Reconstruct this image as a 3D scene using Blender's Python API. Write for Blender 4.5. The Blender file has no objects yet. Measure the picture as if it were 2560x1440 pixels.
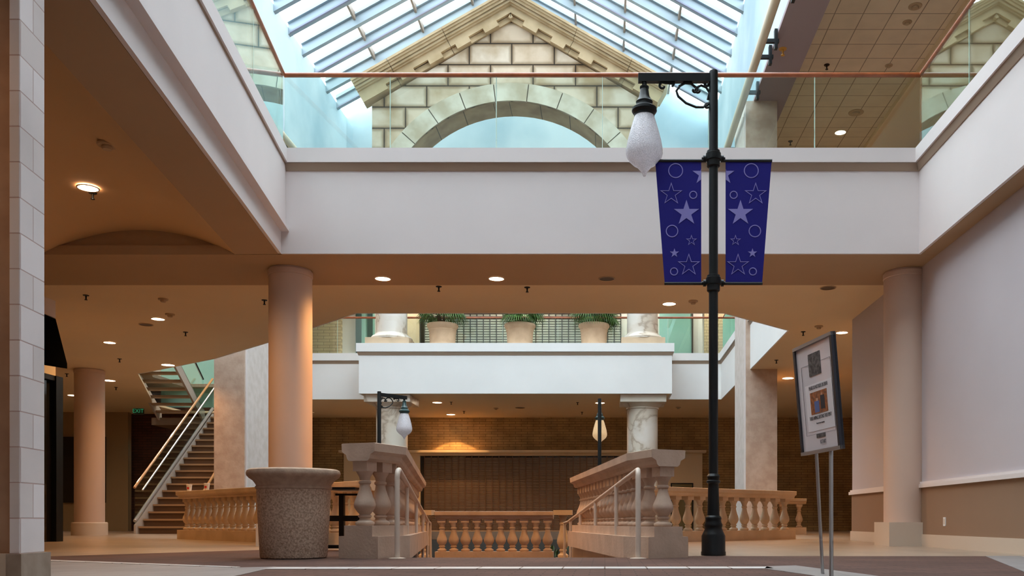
import bpy, math, random
from mathutils import Vector, Matrix
from mathutils.geometry import tessellate_polygon
R = math.radians
PI = math.pi
sc = bpy.context.scene
col = sc.collection

# ------------------------------------------------------------------ camera
FPX, PX0, PY0, H = 2227.0, 1512.0, 1300.0, 0.35
cam = bpy.data.cameras.new('camera')
cam.sensor_width = 36.0
cam.lens = 36.0 * FPX / 2560.0
cam.shift_x = (1280.0 - PX0) / 2560.0
cam.shift_y = (PY0 - 720.0) / 2560.0
cam.clip_start = 0.05
cam.clip_end = 300
camo = bpy.data.objects.new('camera', cam)
camo.location = (0, 0, H)
camo.rotation_euler = (R(90), 0, 0)
col.objects.link(camo)
sc.camera = camo

# ------------------------------------------------------------------ light and exposure
sc.view_settings.view_transform = 'Standard'
sc.view_settings.look = 'None'
sc.view_settings.gamma = 1.0
sc.view_settings.exposure = 1.95
sc.view_settings.use_curve_mapping = False
try:
    sc.cycles.use_denoising = True
    sc.cycles.max_bounces = 10
    sc.cycles.diffuse_bounces = 6
    sc.cycles.glossy_bounces = 4
    sc.cycles.transparent_max_bounces = 24
    sc.cycles.caustics_reflective = False
    sc.cycles.caustics_refractive = False
    sc.cycles.sample_clamp_indirect = 6
except Exception:
    pass
SKY = 2.0
world = bpy.data.worlds.new('sky')
sc.world = world
world.use_nodes = True
nt = world.node_tree
nt.nodes.clear()
wo = nt.nodes.new('ShaderNodeOutputWorld')
bg = nt.nodes.new('ShaderNodeBackground')
tc = nt.nodes.new('ShaderNodeTexCoord')
ns = nt.nodes.new('ShaderNodeTexNoise')
ns.inputs['Scale'].default_value = 3.0
ns.inputs['Detail'].default_value = 5.0
cr = nt.nodes.new('ShaderNodeValToRGB')
cr.color_ramp.elements[0].position = 0.35
cr.color_ramp.elements[0].color = (0.76, 0.87, 0.94, 1)
cr.color_ramp.elements[1].position = 0.6
cr.color_ramp.elements[1].color = (0.95, 0.98, 1.0, 1)
nt.links.new(tc.outputs['Generated'], ns.inputs['Vector'])
nt.links.new(ns.outputs['Fac'], cr.inputs['Fac'])
nt.links.new(cr.outputs['Color'], bg.inputs['Color'])
bg.inputs['Strength'].default_value = SKY
nt.links.new(bg.outputs['Background'], wo.inputs['Surface'])
WARM = (1.0, 0.51, 0.18)
LAMP_W = 66.0

# ------------------------------------------------------------------ geometry helpers
ZC = 3.79      # ground floor ceiling
ZB = 3.74      # lower soffit of the near beam
def onz(px, py, z):
    """point of the horizontal plane z seen at a photo position"""
    d = FPX * (z - H) / (PY0 - py)
    return ((px - PX0) / FPX * d, d)
def X(px, d): return (px - PX0) / FPX * d
def Z(py, d): return H + (PY0 - py) / FPX * d

class MB:
    def __init__(s): s.v = []; s.f = []; s.m = []; s.mi = 0
    def add(s, vs, fs):
        o = len(s.v); s.v += [tuple(v) for v in vs]
        for f in fs: s.f.append([i + o for i in f]); s.m.append(s.mi)
    def add_(s, vs, fs): s.add(vs, fs); return s
    def box(s, x0, x1, y0, y1, z0, z1):
        s.add([(x0,y0,z0),(x1,y0,z0),(x1,y1,z0),(x0,y1,z0),(x0,y0,z1),(x1,y0,z1),(x1,y1,z1),(x0,y1,z1)],
              [(0,3,2,1),(4,5,6,7),(0,1,5,4),(1,2,6,5),(2,3,7,6),(3,0,4,7)])
        return s
    def prism(s, poly, a0, a1, axis='z', holes=()):
        """polygon extruded along an axis; poly in the other two coordinates (x,y) / (x,z) / (y,z)"""
        loops = [list(poly)] + [list(h) for h in holes]
        flat = [p for l in loops for p in l]
        tris = tessellate_polygon([[Vector((p[0], p[1], 0)) for p in l] for l in loops])
        def mk(p, a):
            if axis == 'z': return (p[0], p[1], a)
            if axis == 'y': return (p[0], a, p[1])
            return (a, p[0], p[1])
        n = len(flat); vs = [mk(p, a0) for p in flat] + [mk(p, a1) for p in flat]
        fs = []
        for t in tris:
            fs.append((t[0], t[1], t[2])); fs.append((t[2]+n, t[1]+n, t[0]+n))
        k = 0
        for l in loops:
            m = len(l)
            for i in range(m):
                j = (i+1) % m
                fs.append((k+i, k+j, k+j+n, k+i+n))
            k += m
        s.add(vs, fs); return s
    def lathe(s, prof, cx=0, cy=0, cz=0, seg=32, cap=True, sq=False):
        vs = []; fs = []; n = len(prof)
        for i in range(seg):
            a = 2*PI*i/seg
            for r, z in prof: vs.append((cx + r*math.cos(a), cy + r*math.sin(a), cz + z))
        for i in range(seg):
            j = (i+1) % seg
            for k in range(n-1):
                fs.append((i*n+k, j*n+k, j*n+k+1, i*n+k+1))
        if cap:
            fs.append([i*n for i in range(seg)][::-1]); fs.append([i*n+n-1 for i in range(seg)])
        s.add(vs, fs); return s
    def tube(s, pts, r, seg=10, closed=False):
        pts = [Vector(p) for p in pts]; n = len(pts)
        rr = r if isinstance(r, (list, tuple)) else [r]*n
        vs = []; fs = []; up = None
        for i, p in enumerate(pts):
            if closed: t = (pts[(i+1) % n] - pts[i-1])
            else: t = pts[min(i+1, n-1)] - pts[max(i-1, 0)]
            t.normalize()
            if up is None:
                up = Vector((0,0,1)) if abs(t.z) < 0.9 else Vector((1,0,0))
            u = up - t*up.dot(t); u.normalize(); up = u; w = t.cross(u)
            for k in range(seg):
                a = 2*PI*k/seg
                vs.append(p + (u*math.cos(a) + w*math.sin(a))*rr[i])
        m = n if closed else n-1
        for i in range(m):
            for k in range(seg):
                i2 = (i+1) % n; k2 = (k+1) % seg
                fs.append((i*seg+k, i*seg+k2, i2*seg+k2, i2*seg+k))
        if not closed:
            fs.append([k for k in range(seg)][::-1]); fs.append([(n-1)*seg+k for k in range(seg)])
        s.add(vs, fs); return s
    def bar(s, a, b, w, h):
        """rectangular bar from a to b, width w sideways, height h upward-ish"""
        a = Vector(a); b = Vector(b); t = (b-a).normalized()
        ref = Vector((0,0,1)) if abs(t.z) < 0.95 else Vector((0,1,0))
        u = t.cross(ref).normalized()*w/2; v = u.cross(t).normalized()*h/2
        s.add([a-u-v, a+u-v, a+u+v, a-u+v, b-u-v, b+u-v, b+u+v, b-u+v],
              [(0,1,2,3),(4,7,6,5),(0,4,5,1),(1,5,6,2),(2,6,7,3),(3,7,4,0)])
        return s
    def sweep(s, path, prof, zf=None):
        """profile [(offset,z)] (closed) swept along a plan polyline with mitred corners"""
        P = [Vector((p[0], p[1])) for p in path]; n = len(P); m = len(prof); vs = []; L = 0
        tot = sum((P[i+1]-P[i]).length for i in range(n-1))
        for i in range(n):
            if i: L += (P[i]-P[i-1]).length
            d0 = (P[i]-P[i-1]).normalized() if i else (P[1]-P[0]).normalized()
            d1 = (P[i+1]-P[i]).normalized() if i < n-1 else d0
            n0 = Vector((d0.y, -d0.x)); n1 = Vector((d1.y, -d1.x))
            b = (n0+n1).normalized(); k = 1/max(0.3, b.dot(n0))
            f = zf(L/tot) if zf else (lambda z: z)
            for o, z in prof: vs.append((P[i].x + b.x*o*k, P[i].y + b.y*o*k, f(z)))
        fs = []
        for i in range(n-1):
            for j in range(m):
                j2 = (j+1) % m
                fs.append((i*m+j, i*m+j2, (i+1)*m+j2, (i+1)*m+j))
        fs.append(list(range(m))[::-1]); fs.append([(n-1)*m+j for j in range(m)])
        s.add(vs, fs); return s
    def build(s, name, mat, parent=None, smooth=False, bevel=0, loc=None):
        me = bpy.data.meshes.new(name)
        off = Vector(loc) if loc else Vector((0,0,0))
        me.from_pydata([Vector(v)-off for v in s.v], [], s.f)
        mats = mat if isinstance(mat, (list, tuple)) else [mat]
        for q in mats: me.materials.append(q)
        if len(mats) > 1: me.polygons.foreach_set('material_index', s.m)
        me.update()
        import bmesh
        bm = bmesh.new(); bm.from_mesh(me); bmesh.ops.recalc_face_normals(bm, faces=bm.faces); bm.to_mesh(me); bm.free()
        if smooth:
            me.polygons.foreach_set('use_smooth', [True]*len(me.polygons))
            try: me.set_sharp_from_angle(angle=R(35))
            except Exception: pass
        o = bpy.data.objects.new(name, me)
        o.location = off
        col.objects.link(o)
        if parent:
            o.parent = parent
            if loc: pass
        if bevel:
            b = o.modifiers.new('bevel', 'BEVEL'); b.width = bevel; b.segments = 2; b.limit_method = 'ANGLE'
        return o

def tag(o, label=None, cat=None, group=None, kind=None):
    if label: o['label'] = label
    if cat: o['category'] = cat
    if group: o['group'] = group
    if kind: o['kind'] = kind
    return o
def empty(name, loc, rz=0.0):
    o = bpy.data.objects.new(name, None); o.location = loc; o.rotation_euler = (0, 0, rz)
    o.empty_display_size = 0.1
    col.objects.link(o); return o
def struct(o, label=None):
    o['kind'] = 'structure'
    if label: o['label'] = label
    return o
def copy_tree(o, parent=None):
    c = o.copy(); col.objects.link(c); c.parent = parent
    for ch in o.children: copy_tree(ch, c)
    return c

# ------------------------------------------------------------------ materials
def mat(name, c, rough=0.6, metal=0.0, var=0.0, vscale=3.0, c2=None, bump=0.0, bscale=40.0, emis=None, es=1.0, spec=None, coat=0.0):
    m = bpy.data.materials.new(name); m.use_nodes = True
    t = m.node_tree; b = t.nodes['Principled BSDF']
    b.inputs['Base Color'].default_value = (*c, 1)
    b.inputs['Roughness'].default_value = rough
    b.inputs['Metallic'].default_value = metal
    if spec is not None: b.inputs['Specular IOR Level'].default_value = spec
    if coat: b.inputs['Coat Weight'].default_value = coat
    tcn = t.nodes.new('ShaderNodeTexCoord')
    if var or c2:
        n = t.nodes.new('ShaderNodeTexNoise'); n.inputs['Scale'].default_value = vscale; n.inputs['Detail'].default_value = 6
        r = t.nodes.new('ShaderNodeValToRGB')
        d = c2 or tuple(x*(1-var) for x in c)
        r.color_ramp.elements[0].position = 0.36; r.color_ramp.elements[0].color = (*d, 1)
        r.color_ramp.elements[1].position = 0.62; r.color_ramp.elements[1].color = (*c, 1)
        t.links.new(tcn.outputs['Object'], n.inputs['Vector']); t.links.new(n.outputs['Fac'], r.inputs['Fac'])
        t.links.new(r.outputs['Color'], b.inputs['Base Color'])
    if bump:
        n2 = t.nodes.new('ShaderNodeTexNoise'); n2.inputs['Scale'].default_value = bscale; n2.inputs['Detail'].default_value = 4
        bp = t.nodes.new('ShaderNodeBump'); bp.inputs['Strength'].default_value = bump; bp.inputs['Distance'].default_value = 0.01
        t.links.new(tcn.outputs['Object'], n2.inputs['Vector']); t.links.new(n2.outputs['Fac'], bp.inputs['Height'])
        t.links.new(bp.outputs['Normal'], b.inputs['Normal'])
    if emis:
        b.inputs['Emission Color'].default_value = (*emis, 1); b.inputs['Emission Strength'].default_value = es
    return m

def mat_brick(name, c1, c2, mortar, w, h, ms, axes='xz', off=(0,0), rough=0.8, noise=0.25, bump=0.4, offset=0.5, nscale=2.2, nd=None):
    """courses of blocks laid in the plane given by axes; off shifts the joints"""
    m = bpy.data.materials.new(name); m.use_nodes = True
    t = m.node_tree; b = t.nodes['Principled BSDF']; b.inputs['Roughness'].default_value = rough
    tcn = t.nodes.new('ShaderNodeTexCoord'); sp = t.nodes.new('ShaderNodeSeparateXYZ'); cb = t.nodes.new('ShaderNodeCombineXYZ')
    t.links.new(tcn.outputs['Object'], sp.inputs[0])
    for k, ax in enumerate(axes):
        ad = t.nodes.new('ShaderNodeMath'); ad.operation = 'ADD'; ad.inputs[1].default_value = off[k]
        t.links.new(sp.outputs['xyz'.index(ax)], ad.inputs[0]); t.links.new(ad.outputs[0], cb.inputs[k])
    br = t.nodes.new('ShaderNodeTexBrick'); br.offset = offset
    br.inputs['Scale'].default_value = 1.0
    br.inputs['Brick Width'].default_value = w; br.inputs['Row Height'].default_value = h
    br.inputs['Mortar Size'].default_value = ms; br.inputs['Mortar Smooth'].default_value = 0.3
    br.inputs['Color1'].default_value = (*c1, 1); br.inputs['Color2'].default_value = (*c2, 1); br.inputs['Mortar'].default_value = (*mortar, 1)
    t.links.new(cb.outputs[0], br.inputs['Vector'])
    n = t.nodes.new('ShaderNodeTexNoise'); n.inputs['Scale'].default_value = nscale; n.inputs['Detail'].default_value = 8
    t.links.new(tcn.outputs['Object'], n.inputs['Vector'])
    r = t.nodes.new('ShaderNodeValToRGB'); r.color_ramp.elements[0].position = 0.33; r.color_ramp.elements[1].position = 0.6
    d = nd or (1-noise, 1-noise, 1-noise)
    r.color_ramp.elements[0].color = (*d, 1); r.color_ramp.elements[1].color = (1, 1, 1, 1)
    t.links.new(n.outputs['Fac'], r.inputs['Fac'])
    mx = t.nodes.new('ShaderNodeMix'); mx.data_type = 'RGBA'; mx.blend_type = 'MULTIPLY'; mx.inputs[0].default_value = 1.0
    t.links.new(br.outputs['Color'], mx.inputs[6]); t.links.new(r.outputs['Color'], mx.inputs[7])
    t.links.new(mx.outputs[2], b.inputs['Base Color'])
    bp = t.nodes.new('ShaderNodeBump'); bp.inputs['Strength'].default_value = bump; bp.inputs['Distance'].default_value = 0.02; bp.invert = True
    t.links.new(br.outputs['Fac'], bp.inputs['Height']); t.links.new(bp.outputs['Normal'], b.inputs['Normal'])
    return m

def mat_glass(name, tint=(0.86, 0.95, 0.92), f0=0.05, gain=1.0, rough=0.0):
    m = bpy.data.materials.new(name); m.use_nodes = True
    t = m.node_tree; t.nodes.clear()
    out = t.nodes.new('ShaderNodeOutputMaterial'); mix = t.nodes.new('ShaderNodeMixShader')
    tr = t.nodes.new('ShaderNodeBsdfTransparent'); tr.inputs[0].default_value = (*tint, 1)
    gl = t.nodes.new('ShaderNodeBsdfGlossy'); gl.inputs['Roughness'].default_value = rough; gl.inputs['Color'].default_value = (0.9, 1.0, 0.97, 1)
    g = t.nodes.new('ShaderNodeNewGeometry'); dt = t.nodes.new('ShaderNodeVectorMath'); dt.operation = 'DOT_PRODUCT'
    t.links.new(g.outputs['Normal'], dt.inputs[0]); t.links.new(g.outputs['Incoming'], dt.inputs[1])
    def mth(op, a, b=None):
        n = t.nodes.new('ShaderNodeMath'); n.operation = op
        for i, q in enumerate((a, b)):
            if q is None: continue
            if isinstance(q, (int, float)): n.inputs[i].default_value = q
            else: t.links.new(q, n.inputs[i])
        return n.outputs[0]
    c = mth('ABSOLUTE', dt.outputs['Value']); k = mth('SUBTRACT', 1.0, c); p = mth('POWER', k, 5.0)
    fz = mth('ADD', mth('MULTIPLY', p, 0.95*gain), f0)
    t.links.new(mth('MINIMUM', fz, 1.0), mix.inputs[0])
    t.links.new(tr.outputs[0], mix.inputs[1]); t.links.new(gl.outputs[0], mix.inputs[2]); t.links.new(mix.outputs[0], out.inputs[0])
    return m

M = {}
M['plaster'] = mat('plaster_offwhite', (0.76, 0.70, 0.69), 0.75, var=0.04, vscale=0.8)
M['plaster_white'] = mat('plaster_white', (0.86, 0.86, 0.85), 0.75, var=0.04, vscale=0.8)
M['trim_taupe'] = mat('taupe_moulding', (0.36, 0.27, 0.20), 0.7)  # even taupe brown of the moulding below the copings
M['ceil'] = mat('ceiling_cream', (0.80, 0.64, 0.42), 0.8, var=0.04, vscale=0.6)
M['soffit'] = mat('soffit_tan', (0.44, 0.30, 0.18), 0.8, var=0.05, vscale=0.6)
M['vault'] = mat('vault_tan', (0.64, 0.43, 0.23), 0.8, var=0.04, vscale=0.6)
M['cream'] = mat('cream_paint', (0.72, 0.60, 0.42), 0.7)
M['wallr'] = mat('wall_pale', (0.55, 0.50, 0.525), 0.75, var=0.06, vscale=0.5)
M['dado'] = mat('wall_dado_tan', (0.30, 0.195, 0.13), 0.8, var=0.05, spec=0.2, vscale=0.7)
M['base'] = mat('baseboard_cream', (0.62, 0.52, 0.42), 0.6)
M['column'] = mat('column_paint', (0.64, 0.48, 0.39), 0.55, var=0.04, vscale=1.0)
M['pillar'] = mat('pillar_mottled_plaster', (0.56, 0.43, 0.34), 0.7, c2=(0.46, 0.33, 0.25), vscale=5, bump=0.3, bscale=25)
M['pillar_side'] = mat('pillar_pale_plaster', (0.68, 0.61, 0.57), 0.7, c2=(0.60, 0.53, 0.48), vscale=5)
M['skywall'] = mat('wall_painted_sky', (0.58, 0.70, 0.76), 0.85, c2=(0.38, 0.52, 0.60), vscale=0.45)
M['stone'] = mat_brick('gable_blockwork', (0.72, 0.62, 0.50), (0.66, 0.55, 0.43), (0.07, 0.05, 0.03), 1.165, 0.58, 0.018, 'xz', (3.13+1.165*10, -10.5+0.58*20), noise=0.5, nd=(0.62, 0.52, 0.38), nscale=1.3)
_t = M['stone'].node_tree; _br = [n for n in _t.nodes if n.type == 'TEX_BRICK'][0]; _b2 = _t.nodes.new('ShaderNodeTexBrick')
for _k in ('Scale', 'Brick Width', 'Row Height'): _b2.inputs[_k].default_value = _br.inputs[_k].default_value
_b2.offset = 0.5; _b2.inputs['Mortar Size'].default_value = 0.13; _b2.inputs['Mortar Smooth'].default_value = 1.0
_b2.inputs['Color1'].default_value = (1, 1, 1, 1); _b2.inputs['Color2'].default_value = (1.0, 0.93, 0.84, 1); _b2.inputs['Mortar'].default_value = (0.36, 0.27, 0.16, 1)
_t.links.new(_br.inputs['Vector'].links[0].from_socket, _b2.inputs['Vector'])
_m = _t.nodes.new('ShaderNodeMix'); _m.data_type = 'RGBA'; _m.blend_type = 'MULTIPLY'; _m.inputs[0].default_value = 0.9
_pb = _t.nodes['Principled BSDF']; _src = _pb.inputs['Base Color'].links[0].from_socket
_t.links.new(_src, _m.inputs[6]); _t.links.new(_b2.outputs['Color'], _m.inputs[7]); _t.links.new(_m.outputs[2], _pb.inputs['Base Color'])
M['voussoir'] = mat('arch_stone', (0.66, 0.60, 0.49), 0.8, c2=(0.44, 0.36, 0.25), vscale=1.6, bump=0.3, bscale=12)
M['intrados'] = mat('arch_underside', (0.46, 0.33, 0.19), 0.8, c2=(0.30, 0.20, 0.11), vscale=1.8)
M['cornice'] = mat('cornice_sandstone', (0.64, 0.48, 0.29), 0.75, c2=(0.50, 0.36, 0.20), vscale=2.0, bump=0.2, bscale=18)
M['rafter'] = mat('rafter_paint_grey', (0.27, 0.34, 0.39), 0.5)
M['purlin'] = mat('purlin_bronze', (0.30, 0.24, 0.19), 0.5)
M['skyglass'] = mat_glass('skylight_glass', (0.90, 0.95, 0.97), 0.02, 0.5)
M['glass'] = mat_glass('railing_glass', (0.90, 0.965, 0.94), 0.07, 1.9)
M['handrail'] = mat('handrail_mahogany', (0.42, 0.11, 0.035), 0.35, var=0.25, vscale=8, coat=0.3)
M['edge'] = mat('glass_edge', (0.55, 0.75, 0.68), 0.2)
M['black'] = mat('black_paint', (0.004, 0.005, 0.006), 0.4, spec=0.3)
M['blackrod'] = mat('black_rod', (0.008, 0.008, 0.010), 0.5)
M['green_metal'] = mat('dark_green_metal', (0.012, 0.045, 0.045), 0.35, coat=0.3)
M['banner'] = mat('banner_navy', (0.020, 0.018, 0.19), 0.8, spec=0.15)
M['star'] = mat('banner_lilac_print', (0.24, 0.22, 0.56), 0.7)
M['aggregate'] = mat('exposed_aggregate', (0.62, 0.46, 0.35), 0.85, c2=(0.34, 0.23, 0.16), vscale=60, bump=0.5, bscale=80)
M['aggrim'] = mat('aggregate_lip', (0.52, 0.38, 0.28), 0.8, c2=(0.42, 0.30, 0.22), vscale=14, bump=0.3, bscale=60)
M['bal'] = mat('balustrade_stone', (0.60, 0.45, 0.35), 0.8, c2=(0.50, 0.37, 0.28), vscale=4.0, bump=0.25, bscale=40)
M['bal2'] = mat('balustrade_stone_cream', (0.66, 0.50, 0.34), 0.8, c2=(0.56, 0.42, 0.28), vscale=3.0, bump=0.2, bscale=30)
M['terracotta'] = mat('terracotta_pale', (0.68, 0.47, 0.30), 0.8, c2=(0.60, 0.40, 0.25), vscale=5)
M['palm'] = mat('palm_green', (0.09, 0.20, 0.03), 0.45, c2=(0.03, 0.09, 0.012), vscale=6)
M['trunk'] = mat('palm_trunk', (0.10, 0.06, 0.03), 0.9)
M['steel'] = mat('brushed_steel', (0.50, 0.50, 0.51), 0.42, metal=1.0)
M['darksteel'] = mat('sign_frame_dark', (0.06, 0.065, 0.08), 0.25, metal=0.7)
M['railpaint'] = mat('handrail_cream_paint', (0.66, 0.55, 0.46), 0.45)
M['paver'] = mat_brick('brown_pavers', (0.125, 0.060, 0.044), (0.095, 0.045, 0.034), (0.045, 0.024, 0.018), 0.2, 0.1, 0.004, 'xy', noise=0.3, rough=0.95, nscale=1.2)
M['greypave'] = mat_brick('grey_pavers', (0.30, 0.27, 0.26), (0.26, 0.24, 0.23), (0.17, 0.15, 0.14), 0.3, 0.3, 0.004, 'xy', noise=0.15, rough=0.5, offset=0)
M['strip'] = mat_brick('pale_border_tile', (0.62, 0.58, 0.56), (0.56, 0.52, 0.50), (0.14, 0.09, 0.07), 0.30, 1.0, 0.006, 'xy', noise=0.1, rough=0.5, offset=0)
M['tile'] = mat_brick('cream_floor_tile', (0.42, 0.33, 0.25), (0.36, 0.28, 0.21), (0.24, 0.17, 0.12), 0.45, 0.45, 0.005, 'xy', noise=0.15, rough=0.28, offset=0, bump=0.1)
M['brick'] = mat_brick('long_brick', (0.52, 0.35, 0.16), (0.44, 0.29, 0.13), (0.24, 0.15, 0.07), 0.40, 0.085, 0.010, 'xz', noise=0.3)
M['brick_red'] = mat_brick('red_brick', (0.11, 0.035, 0.018), (0.085, 0.028, 0.015), (0.05, 0.02, 0.01), 0.30, 0.085, 0.010, 'xz', noise=0.3)
M['brick_up'] = mat_brick('tan_brick_upper', (0.80, 0.68, 0.44), (0.74, 0.60, 0.38), (0.45, 0.36, 0.24), 0.40, 0.10, 0.010, 'xz', noise=0.2)
M['pier'] = mat_brick('split_face_block', (0.80, 0.74, 0.74), (0.66, 0.59, 0.57), (0.50, 0.36, 0.33), 0.286, 0.2, 0.004, 'yz', (0.14, 0.04), noise=0.12, bump=0.6, nscale=1.5)
M['pier_tan'] = mat('pier_tan_plaster', (0.42, 0.26, 0.17), 0.8, c2=(0.34, 0.20, 0.13), vscale=5)
M['tileceil'] = mat_brick('ceiling_tiles', (0.82, 0.68, 0.50), (0.79, 0.65, 0.48), (0.34, 0.26, 0.18), 0.61, 0.61, 0.012, 'xy', (0, 0), noise=0.08, bump=0.2, offset=0)
M['tealglass'] = mat('teal_shop_glass', (0.36, 0.66, 0.60), 0.15, c2=(0.30, 0.60, 0.54), vscale=1.0)
M['darkteal'] = mat('dark_teal_frame', (0.05, 0.11, 0.11), 0.3)
M['darkwin'] = mat('dark_window', (0.01, 0.009, 0.008), 0.08)
M['grille'] = mat('grille_slats', (0.22, 0.155, 0.11), 0.5, metal=0.2)
M['grille_up'] = mat('grille_upper', (0.60, 0.62, 0.54), 0.5)
M['grille_line'] = mat('grille_rod', (0.05, 0.045, 0.04), 0.5)
M['stair'] = mat('stair_tread', (0.42, 0.27, 0.15), 0.5)
M['riser'] = mat('stair_riser', (0.13, 0.07, 0.04), 0.6)
M['stringer'] = mat('stringer_taupe', (0.50, 0.44, 0.38), 0.5)
M['oak'] = mat('oak_handrail', (0.50, 0.24, 0.07), 0.3, coat=0.4)
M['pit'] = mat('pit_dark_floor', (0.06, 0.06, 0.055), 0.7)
M['white'] = mat('white_plastic', (0.8, 0.8, 0.8), 0.5)
M['red'] = mat('red_print', (0.5, 0.03, 0.03), 0.5)
M['paper'] = mat('poster_paper', (0.72, 0.66, 0.68), 0.25, coat=0.5)
M['paper2'] = mat('poster_sheet', (0.78, 0.72, 0.73), 0.3)
M['ink'] = mat('ink', (0.03, 0.025, 0.03), 0.6)
M['photo_dark'] = mat('photo_dark', (0.03, 0.028, 0.03), 0.4, c2=(0.16, 0.15, 0.15), vscale=45)
M['photo_warm'] = mat('photo_warm', (0.45, 0.14, 0.04), 0.4, c2=(0.16, 0.05, 0.02), vscale=45)
M['blue'] = mat('photo_blue', (0.10, 0.15, 0.35), 0.4)
M['skin'] = mat('photo_skin', (0.55, 0.3, 0.2), 0.4)
M['brass'] = mat('brass_orange', (0.55, 0.26, 0.03), 0.4)
M['pipe'] = mat('tube_tan', (0.66, 0.56, 0.42), 0.5)
M['lit'] = mat('lamp_glow', (1, 0.9, 0.8), 0.5, emis=(1.0, 0.78, 0.55), es=7.0)
M['off'] = mat('unlit_lamp', (0.10, 0.06, 0.04), 0.4)
M['disc'] = mat('detector_cream', (0.50, 0.36, 0.22), 0.6)
M['greenlit'] = mat('exit_green', (0.02, 0.2, 0.08), 0.5, emis=(0.1, 0.9, 0.4), es=0.05)
M['plant'] = mat('dark_foliage', (0.03, 0.07, 0.025), 0.6)

def mat_marble():
    m = bpy.data.materials.new('marble_veined'); m.use_nodes = True
    t = m.node_tree; b = t.nodes['Principled BSDF']; b.inputs['Roughness'].default_value = 0.35
    tcn = t.nodes.new('ShaderNodeTexCoord'); n = t.nodes.new('ShaderNodeTexNoise')
    n.inputs['Scale'].default_value = 0.9; n.inputs['Detail'].default_value = 8; n.inputs['Distortion'].default_value = 0.8
    r = t.nodes.new('ShaderNodeValToRGB'); e = r.color_ramp.elements
    e[0].position = 0.40; e[0].color = (0.72, 0.66, 0.56, 1); e[1].position = 0.62; e[1].color = (0.80, 0.75, 0.68, 1)
    for p, c in ((0.465, (0.70, 0.62, 0.51, 1)), (0.495, (0.46, 0.37, 0.28, 1)), (0.53, (0.72, 0.65, 0.56, 1))):
        k = e.new(p); k.color = c
    t.links.new(tcn.outputs['Object'], n.inputs['Vector']); t.links.new(n.outputs['Fac'], r.inputs['Fac']); t.links.new(r.outputs['Color'], b.inputs['Base Color'])
    return m
M['marble'] = mat_marble()
def mat_globe(name, c, es=0.0, e=(1, 1, 1)):
    m = bpy.data.materials.new(name); m.use_nodes = True
    t = m.node_tree; b = t.nodes['Principled BSDF']
    b.inputs['Base Color'].default_value = (*c, 1); b.inputs['Roughness'].default_value = 0.25
    b.inputs['Coat Weight'].default_value = 0.5
    if es: b.inputs['Emission Color'].default_value = (*e, 1); b.inputs['Emission Strength'].default_value = es
    sp_ = t.nodes.new('ShaderNodeTexNoise'); sp_.inputs['Scale'].default_value = 110; sp_.inputs['Detail'].default_value = 2
    tq = t.nodes.new('ShaderNodeTexCoord'); t.links.new(tq.outputs['Object'], sp_.inputs['Vector'])
    rp = t.nodes.new('ShaderNodeValToRGB'); rp.color_ramp.elements[0].position = 0.42; rp.color_ramp.elements[1].position = 0.6
    rp.color_ramp.elements[0].color = (c[0]*0.76, c[1]*0.76, c[2]*0.78, 1); rp.color_ramp.elements[1].color = (min(1, c[0]*1.25), min(1, c[1]*1.25), min(1, c[2]*1.25), 1)
    t.links.new(sp_.outputs['Fac'], rp.inputs['Fac']); t.links.new(rp.outputs['Color'], b.inputs['Base Color'])
    tl = t.nodes.new('ShaderNodeBsdfTranslucent'); tl.inputs[0].default_value = (0.9, 0.88, 0.92, 1)
    tr = t.nodes.new('ShaderNodeBsdfTransparent'); mx0 = t.nodes.new('ShaderNodeMixShader'); mx0.inputs[0].default_value = 0.3
    mx = t.nodes.new('ShaderNodeMixShader'); mx.inputs[0].default_value = 0.45
    v = t.nodes.new('ShaderNodeTexVoronoi'); v.inputs['Scale'].default_value = 90
    tcn = t.nodes.new('ShaderNodeTexCoord'); bp = t.nodes.new('ShaderNodeBump'); bp.inputs['Strength'].default_value = 0.6; bp.inputs['Distance'].default_value = 0.004
    t.links.new(tcn.outputs['Object'], v.inputs['Vector']); t.links.new(v.outputs['Distance'], bp.inputs['Height'])
    t.links.new(bp.outputs['Normal'], b.inputs['Normal']); t.links.new(bp.outputs['Normal'], tl.inputs['Normal'])
    t.links.new(tl.outputs[0], mx0.inputs[1]); t.links.new(tr.outputs[0], mx0.inputs[2])
    t.links.new(b.outputs[0], mx.inputs[1]); t.links.new(mx0.outputs[0], mx.inputs[2])
    t.links.new(mx.outputs[0], t.nodes['Material Output'].inputs[0])
    return m
M['joint'] = mat('joint_dark', (0.08, 0.06, 0.04), 0.9)
M['ps'] = mat('pipe_slate', (0.25, 0.27, 0.36), 0.5)
M['globe'] = mat_globe('textured_globe_glass', (0.78, 0.76, 0.80))
M['globe_lit'] = mat_globe('warm_globe_glass', (0.75, 0.55, 0.30), 0.10, (1.0, 0.62, 0.25))

# ================================================================== THE SHELL
# sides of the ramp and of the sunken court, in plan
def XL(d): return -1.93 - 0.150*(d-8.0)
def XR(d): return 0.26 - 0.149*(d-8.0)
RY0, RY1 = 8.25, 13.0
hole = [(XL(RY0), RY0), (XR(RY0), RY0), (XR(RY1), RY1), (1.05, 14.42), (3.05, 16.25), (3.05, 27.0), (-7.75, 27.0), (-7.75, 16.75), (-5.45, 14.5), (XL(12.1)-0.1, 12.1)]
f = MB().prism([(-18, -6), (9, -6), (9, 30), (-18, 30)], -0.25, 0.0, 'z', [hole]).build('floor', M['tile'])
struct(f, 'polished cream tile floor of the mall concourse')
brown = [(-5.58, 8.08), (-3.98, 10.3), (-3.5, 10.7), (-2.35, 9.7), (-2.1, 8.2), (0.5, 8.2), (0.85, 8.56), (3.64, 8.53), (2.78, 5.9), (2.2, 4.0), (1.5, 0.6), (-5.0, 0.6), (-5.2, 6.0)]
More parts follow.
